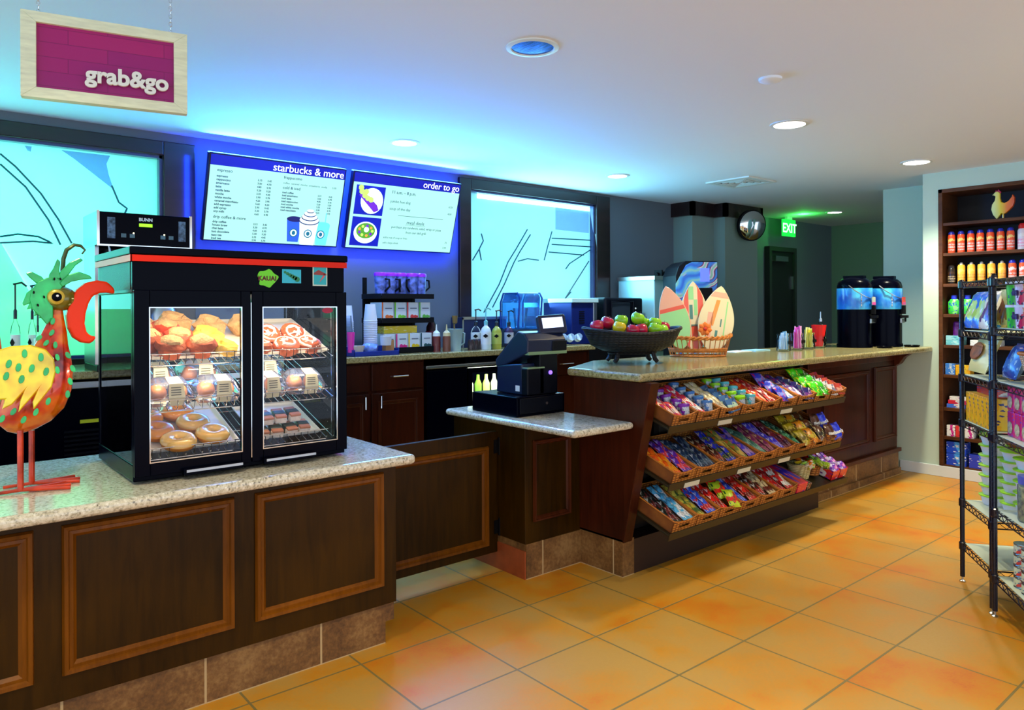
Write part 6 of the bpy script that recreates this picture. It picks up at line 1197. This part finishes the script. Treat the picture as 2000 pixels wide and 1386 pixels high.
# rooster on the top shelf
rs = thing('rooster_figurine', 'yellow and orange rooster figurine on the top shelf', 'figurine', (XR+.09, 2.17, LV[8]+.028)); g = N('rooster_glaze', .25); sp = g.n('SeparateXYZ', {0: g.n('TexCoord').outputs['Object']})
g.base(g.ramp(g.n('MapRange', {0: sp.outputs[1], 1: .1, 2: -.1}).outputs[0], [(.2, rgb(226, 232, 150)), (.45, rgb(232, 205, 30)), (.7, rgb(240, 120, 30)), (1, rgb(210, 70, 20))])); g.b.inputs['Coat Weight'].default_value = .6; m_rs = g.m
px = [(52, 102), (32, 128), (14, 106), (6, 82), (10, 60), (22, 44), (26, 26), (18, 20), (10, 19), (18, 13), (24, 6), (36, 4), (46, 12), (46, 34), (52, 52), (66, 58), (84, 50), (98, 34), (102, 22), (110, 36), (110, 56), (102, 76), (86, 92), (70, 104), (62, 106)]
sc_ = .0023; Q = [(-(x-55)*.0017, (128-z)*sc_*.86) for x, z in px]
body = M().prism(Q, -.018, .018, 'x').build('rooster_body', m_rs, rs, .012, seg=3)
M().prism([(-(x-55)*.0017, (128-z)*sc_*.86) for x, z in ((22, 6), (26, -4), (32, 2), (38, -6), (44, 2), (50, 6), (46, 14), (30, 8))], -.008, .008, 'x').build('comb', mat('comb_red', rgb(190, 20, 80), .3, coat=.5), rs, .003)
for x in (32, 58): M().tube([(0, -(x-55)*.0017, .05), (0, -(x-55)*.0017, 0)], [.008, .006], 8).build('leg', m_rs, rs, smooth=True)

# ---------------------------------------------------------------- black wire racks
A0 = Vector((4.607, 1.557, 0)); D = Vector((-.818, -.575, 0)).normalized(); NN = Vector((-D.y*-1, 0, 0))
ND = Vector((.575, -.818, 0)); ang = math.atan2(D.y, D.x)
m_wire = mat('black_wire', rgb(14, 16, 34), .3, .3, coat=.3); m_liner = mat('shelf_liner', rgb(196, 210, 190), .5)
def wire_rack(o, W_, Dp, H_, levels, lab):
    t = thing('wire_shelf_rack', lab, 'wire rack', o, (0, 0, ang))   # local x along the face, local y = into the rack
    s = 1 if Vector((-math.sin(ang), math.cos(ang), 0)).dot(ND) > 0 else -1
    for x in (0, W_):
        for y in (0, Dp*s):
            mb = M().lathe([(.0125, .03), (.0125, H_), (.008, H_+.006), (.001, H_+.006)], (x, y, 0), 12)
            for k in range(int(H_/.0254)): mb.lathe([(.0125, .04+k*.0254), (.0133, .042+k*.0254), (.0125, .044+k*.0254)], (x, y, 0), 10)
            p = mb.build('post', m_wire, t, smooth=True); M().lathe([(.005, .01), (.005, .03)], (x, y, 0), 8).lathe([(.001, 0), (.014, 0), (.016, .006), (.006, .012), (.001, .012)], (x, y, 0), 12).build('levelling_foot', m_steel, p)
    for z in levels:
        mb = M()
        for zz in (z, z-.03):
            mb.tube([(0, 0, zz), (W_, 0, zz), (W_, Dp*s, zz), (0, Dp*s, zz)], .0035, 6, True)
        def zig(a, b):
            n_ = int((b-a).length/.03); mb.tube([a.lerp(b, i/n_)+Vector((0, 0, -.002 if i % 2 else -.028)) for i in range(n_+1)], .0022, 4)
        for a, b in (((0, 0), (W_, 0)), ((0, Dp*s), (W_, Dp*s)), ((0, 0), (0, Dp*s)), ((W_, 0), (W_, Dp*s))): zig(Vector((a[0], a[1], z)), Vector((b[0], b[1], z)))
        for i in range(int(W_/.035)): mb.tube([((i+1)*.035, 0, z+.001), ((i+1)*.035, Dp*s, z+.001)], .0016, 4)
        for x in (0, W_):
            for y in (0, Dp*s): mb.lathe([(.015, z-.035), (.018, z-.03), (.018, z+.005), (.015, z+.01)], (x, y, 0), 12)
        sh = mb.build('wire_shelf', m_wire, t)
        if z < H_-.05: box('shelf_liner', m_liner, .012, min(.01*s, (Dp-.01)*s), z+.003, W_-.012, max(.01*s, (Dp-.01)*s), z+.006, t)
    return t, s
HR = 1.70
LA = [.216, .461, .91, 1.167, 1.417, 1.69]
LB = [.204, .535, .908, 1.177, 1.443, 1.69]
ra, sgn = wire_rack(A0, .455, .45, HR, LA, 'black wire rack with bowls, boxes and chip bags, left of two')
B0 = A0+D*.49; rb, _ = wire_rack(B0, .9, .45, HR+.01, LB, 'black wire rack with noodle packs, jars and tins at the right edge')
def RP(o, x, y, z): return o+D*x+ND*y+Vector((0, 0, z))
def put(ob, o, x, y, z, rx=0, rz=0, lab=None, cat_=None, grp=None):
    ob.location = RP(o, x, y, z); ob.rotation_euler = (rx, 0, ang+PI+rz if sgn < 0 else ang+rz); 
    if lab: tag(ob, lab, cat_, grp)
    return ob
# D runs to the right in the picture; local +x of these goods points back to the left, their front (-y) faces the viewer
def carton(name, cs, w_, d, h, o, x, y, z, lab, cat_='carton', grp=None, rx=0, bev=.002):
    return put(M().box(-w_/2, 0, 0, w_/2, d, h).build(name, m_pack(*cs), None, bev), o, x, y, z, rx, 0, lab, cat_, grp)
Z = lambda L_, i: L_[i]+.007
# rack A: snack bags leaning on the fourth shelf
for k in range(3):
    b_ = pillow(.13, .21, .05, 'snack_bag', m_pack((40, 110, 215), (170, 205, 90), (225, 225, 215)) if k < 2 else m_pack((225, 220, 205), (90, 40, 120), (150, 110, 60)), seed=k, wr=.2)
    put(b_, A0, .05+.12*k, .04, Z(LA, 4)+.004, 1.25, 0, ('blue and green snack bag, left one on the left wire rack', 'blue and green snack bag, middle one on the left wire rack', 'pale snack bag with purple print, right one on the left wire rack')[k], 'snack bag')
for k in range(2): b_ = pillow(.13, .22, .045, 'snack_bag', m_pack((205, 215, 160), (150, 100, 60), (90, 40, 110)), seed=k+5, wr=.2); put(b_, A0, .10+.14*k, .16, Z(LA, 4)+.004, 1.35, 0, ('cream snack bag standing behind, left, on the left wire rack', 'cream snack bag standing behind, right, on the left wire rack')[k], 'snack bag')
g = N('cream_bag_print', .35); c = g.coord('Generated'); g.base(g.mix(g.ramp(g.n('TexGradient', {0: g.coord('Generated', (1, 1, 1), (0, 0, 0), (0, 0, PI/2))}).outputs[0], [(.0, (0, 0, 0, 1))]), rgb(226, 214, 140), rgb(226, 214, 140))); m_crm = g.m
b_ = thing('treat_bag', 'large cream and blue bag with brown nut picture leaning on the left wire rack', 'bag'); p_ = pillow(.26, .28, .07, 'bag_body', m_crm, seed=9, wr=.1); p_.parent = b_
M().ball((.0, .11, .078), .068, 16, sc=(1.2, .75, .12)).build('nut_picture', mat('nut_brown', rgb(130, 70, 30), .5, noise_amt=.5, nscale=30), b_); M().box(-.1, .2, .045, .1, .27, .066).build('blue_header', mat('bag_blue', rgb(40, 130, 190), .4, noise_amt=.3, nscale=20), b_, .005); put(b_, A0, .15, .06, Z(LA, 3)+.01, 1.2)
for k in range(6): carton('snack_box', ((240, 178, 10), (245, 205, 50), (30, 50, 120)), .058, .16, .16, A0, .045+.066*k, .015, Z(LA, 2)+.001, 'yellow box with blue lettering, %s from the left on the left wire rack' % ORD[k], 'box', 'yellow boxes on the left wire rack')
carton('flat_box', ((205, 50, 40), WH, (40, 90, 160)), .3, .2, .045, A0, .2, .06, Z(LA, 2)+.162, 'red and white flat box lying on the yellow boxes')
for k in range(2): carton('flat_box', ((24, 26, 40), (50, 50, 60), (200, 150, 40)), .24, .2, .03, A0, .3, .1, Z(LA, 2)+.208+.031*k, ('black flat box on the red and white one, lower of two', 'black flat box on the red and white one, upper of two')[k])
# stacked soup bowls
m_bowl = mat('bowl_white', rgb(222, 225, 232), .45); m_lidg = mat('bowl_green', rgb(160, 220, 40), .4, noise_amt=.3, nscale=20)
def bowl(lab, grp):
    t = thing('noodle_bowl', lab, 'noodle bowl', group=grp); M().lathe([(.001, 0), (.052, 0), (.066, .048), (.07, .05)], n=28).build('bowl_body', m_bowl, t, smooth=True); M().lathe([(.073, .047), (.074, .052), (.07, .054), (.001, .0545)], n=28).build('printed_lid', m_lidg, t, smooth=True); return t
pb = None
for o_, L_, xs, cnt in ((A0, LA, (.09, .25), 7), (B0, LB, (.08,), 5)):
    for s_, x in enumerate(xs):
        for k in range(cnt-s_):
            lab = 'white noodle bowl with green lid, %s from bottom, %s stack of the %s rack' % (ORD[k], ('left', 'right')[s_], 'left' if o_ is A0 else 'right')
            if pb is None: pb = o = bowl(lab, 'noodle bowls on the wire racks')
            else: o = dup(pb, (0, 0, 0), None, lab)
            put(o, o_, x, .13+.05*s_, L_[1]+.007+.0548*k)
# rack B goods
for r_ in range(2):
    for k in range(5):
        cs = [((70, 200, 50), (50, 180, 60), (30, 40, 120)), ((225, 205, 230), (215, 30, 90), (60, 20, 90)), ((205, 200, 30), (190, 170, 20), (60, 60, 30)), ((240, 150, 30), (235, 190, 70), WH), ((70, 200, 50), (50, 180, 60), (30, 40, 120))][k]
        t = thing('snack_tub', '%s snack tub, %s row on the top shelf of the right rack%s' % (('green', 'pink and white', 'yellow', 'orange', 'second green')[k], ('lower', 'upper')[r_], ''), 'tub', group='snack tubs on the right wire rack')
        M().lathe([(.001, 0), (.042, 0), (.048, .105), (.001, .105)], n=22).build('tub_body', m_pack(*cs), t, smooth=True); M().lathe([(.05, .10), (.051, .112), (.001, .113)], n=22).build('lid', m_bowl, t, smooth=True)
        if k == 1: text([('ive', 0, .045, .05, 'CENTER', 0, .03)], 'lettering', mat('print_purple', rgb(60, 20, 100), .4), t, (.0, -.047, 0), (PI/2, 0, 0), .004)
        put(t, B0, .07+.105*k, .08, Z(LB, 4)+.1135*r_)
for k in range(3): carton('flat_box', (((235, 220, 40), (60, 90, 200), WH), (WH, (60, 110, 190), (30, 40, 120)), ((60, 90, 190), (200, 205, 70), WH))[k], .5, .14, .06, B0, .35, .27, Z(LB, 3)+.0605*k, ('yellow and blue long flat box, lowest of three behind the woven basket', 'white and blue long flat box, middle of three behind the woven basket', 'blue long flat box, topmost of three behind the woven basket')[k])
tb = thing('woven_basket', 'tapered pale woven basket of wrapped goods on the right wire rack', 'basket'); M().lathe([(.001, 0), (.06, 0), (.1, .15), (.095, .15), (.056, .006)], n=28).build('woven_wall', m_wicker('pale_weave', rgb(160, 120, 80), rgb(225, 205, 170), 140), tb, smooth=True); torus(M(), .098, .008, .15).build('rim', m_rim, tb, smooth=True); put(tb, B0, .26, .12, Z(LB, 3))
b_ = pillow(.16, .18, .06, 'blue_bag', m_pack((30, 70, 150), (60, 110, 180), (150, 190, 210)), seed=12, wr=.2); put(b_, B0, .10, .06, Z(LB, 3)+.01, 1.2, 0, 'dark blue bag behind the tapered basket on the right rack', 'bag')
for r_ in range(2):
    for k in range(5):
        t = thing('noodle_pack', 'magenta noodle pack, %s from the left in the %s row, right rack' % (ORD[k], ('lower', 'upper')[r_]), 'noodle pack', group='magenta noodle packs')
        M().box(-.04, 0, 0, .04, .05, .125).build('pack_body', m_pack((215, 30, 110), (235, 70, 150), (90, 60, 200)), t, .006); M().lathe([(.028, 0), (.03, .002), (.001, .003)], n=20, T=Matrix.Translation((0, 0, .045)) @ Matrix.Rotation(PI/2, 4, 'X')).build('bowl_picture', mat('soup_pic', rgb(190, 170, 130), .5, noise_amt=.6, nscale=60), t)
        put(t, B0, .06+.088*k, .05, Z(LB, 2)+.126*r_)
for k in range(4):
    t = thing('pasta_jar', 'clear tall jar of coloured pasta, %s on the right rack' % ORD[k], 'jar', group='pasta jars'); M().lathe([(.001, 0), (.05, 0), (.055, .01), (.055, .17), (.04, .185)], n=22).build('jar_body', m_cc, t, smooth=True)
    M().lathe([(.001, .004), (.05, .006), (.05, .165), (.001, .166)], n=22).build('contents', mat('pasta_mix', rgb(200, 180, 100), .6, noise_amt=.9, nscale=40), t, smooth=True)['kind'] = 'stuff'; M().lathe([(.052, .178), (.053, .215), (.001, .217)], n=22).build('lid', mat('jar_lid', rgb(90, 100, 180), .4), t, smooth=True); put(t, B0, .22+.125*k, .08, Z(LB, 1))
m_tin = mat('tin_metal', rgb(160, 175, 185), .25, 1)
pt = None
for c_ in range(5):
    for k in range(4):
        lab = 'small fish tin with red and white label, %s from bottom, %s column, right rack' % (ORD[k], ORD[c_])
        if pt is None:
            pt = t = thing('food_tin', lab, 'tin', group='tins on the right wire rack'); M().lathe([(.001, 0), (.041, 0), (.042, .003), (.040, .006), (.040, .046), (.042, .049), (.041, .052), (.001, .0525)], n=24).build('tin_body', m_tin, t, smooth=True)
            M().lathe([(.0405, .008), (.0408, .009), (.0408, .043), (.0405, .044)], n=24).build('paper_label', m_pack((200, 215, 180), (215, 60, 60), (60, 120, 160)), t, smooth=True)
        else: t = dup(pt, (0, 0, 0), None, lab)
        put(t, B0, .16+.092*c_, .07, Z(LB, 0)+.0528*k)
carton('foil_box', ((30, 44, 190), (44, 70, 215), (215, 30, 30)), .6, .12, .10, B0, .18, .22, Z(LB, 0), 'long blue and red foil wrap box behind the tins, right rack')
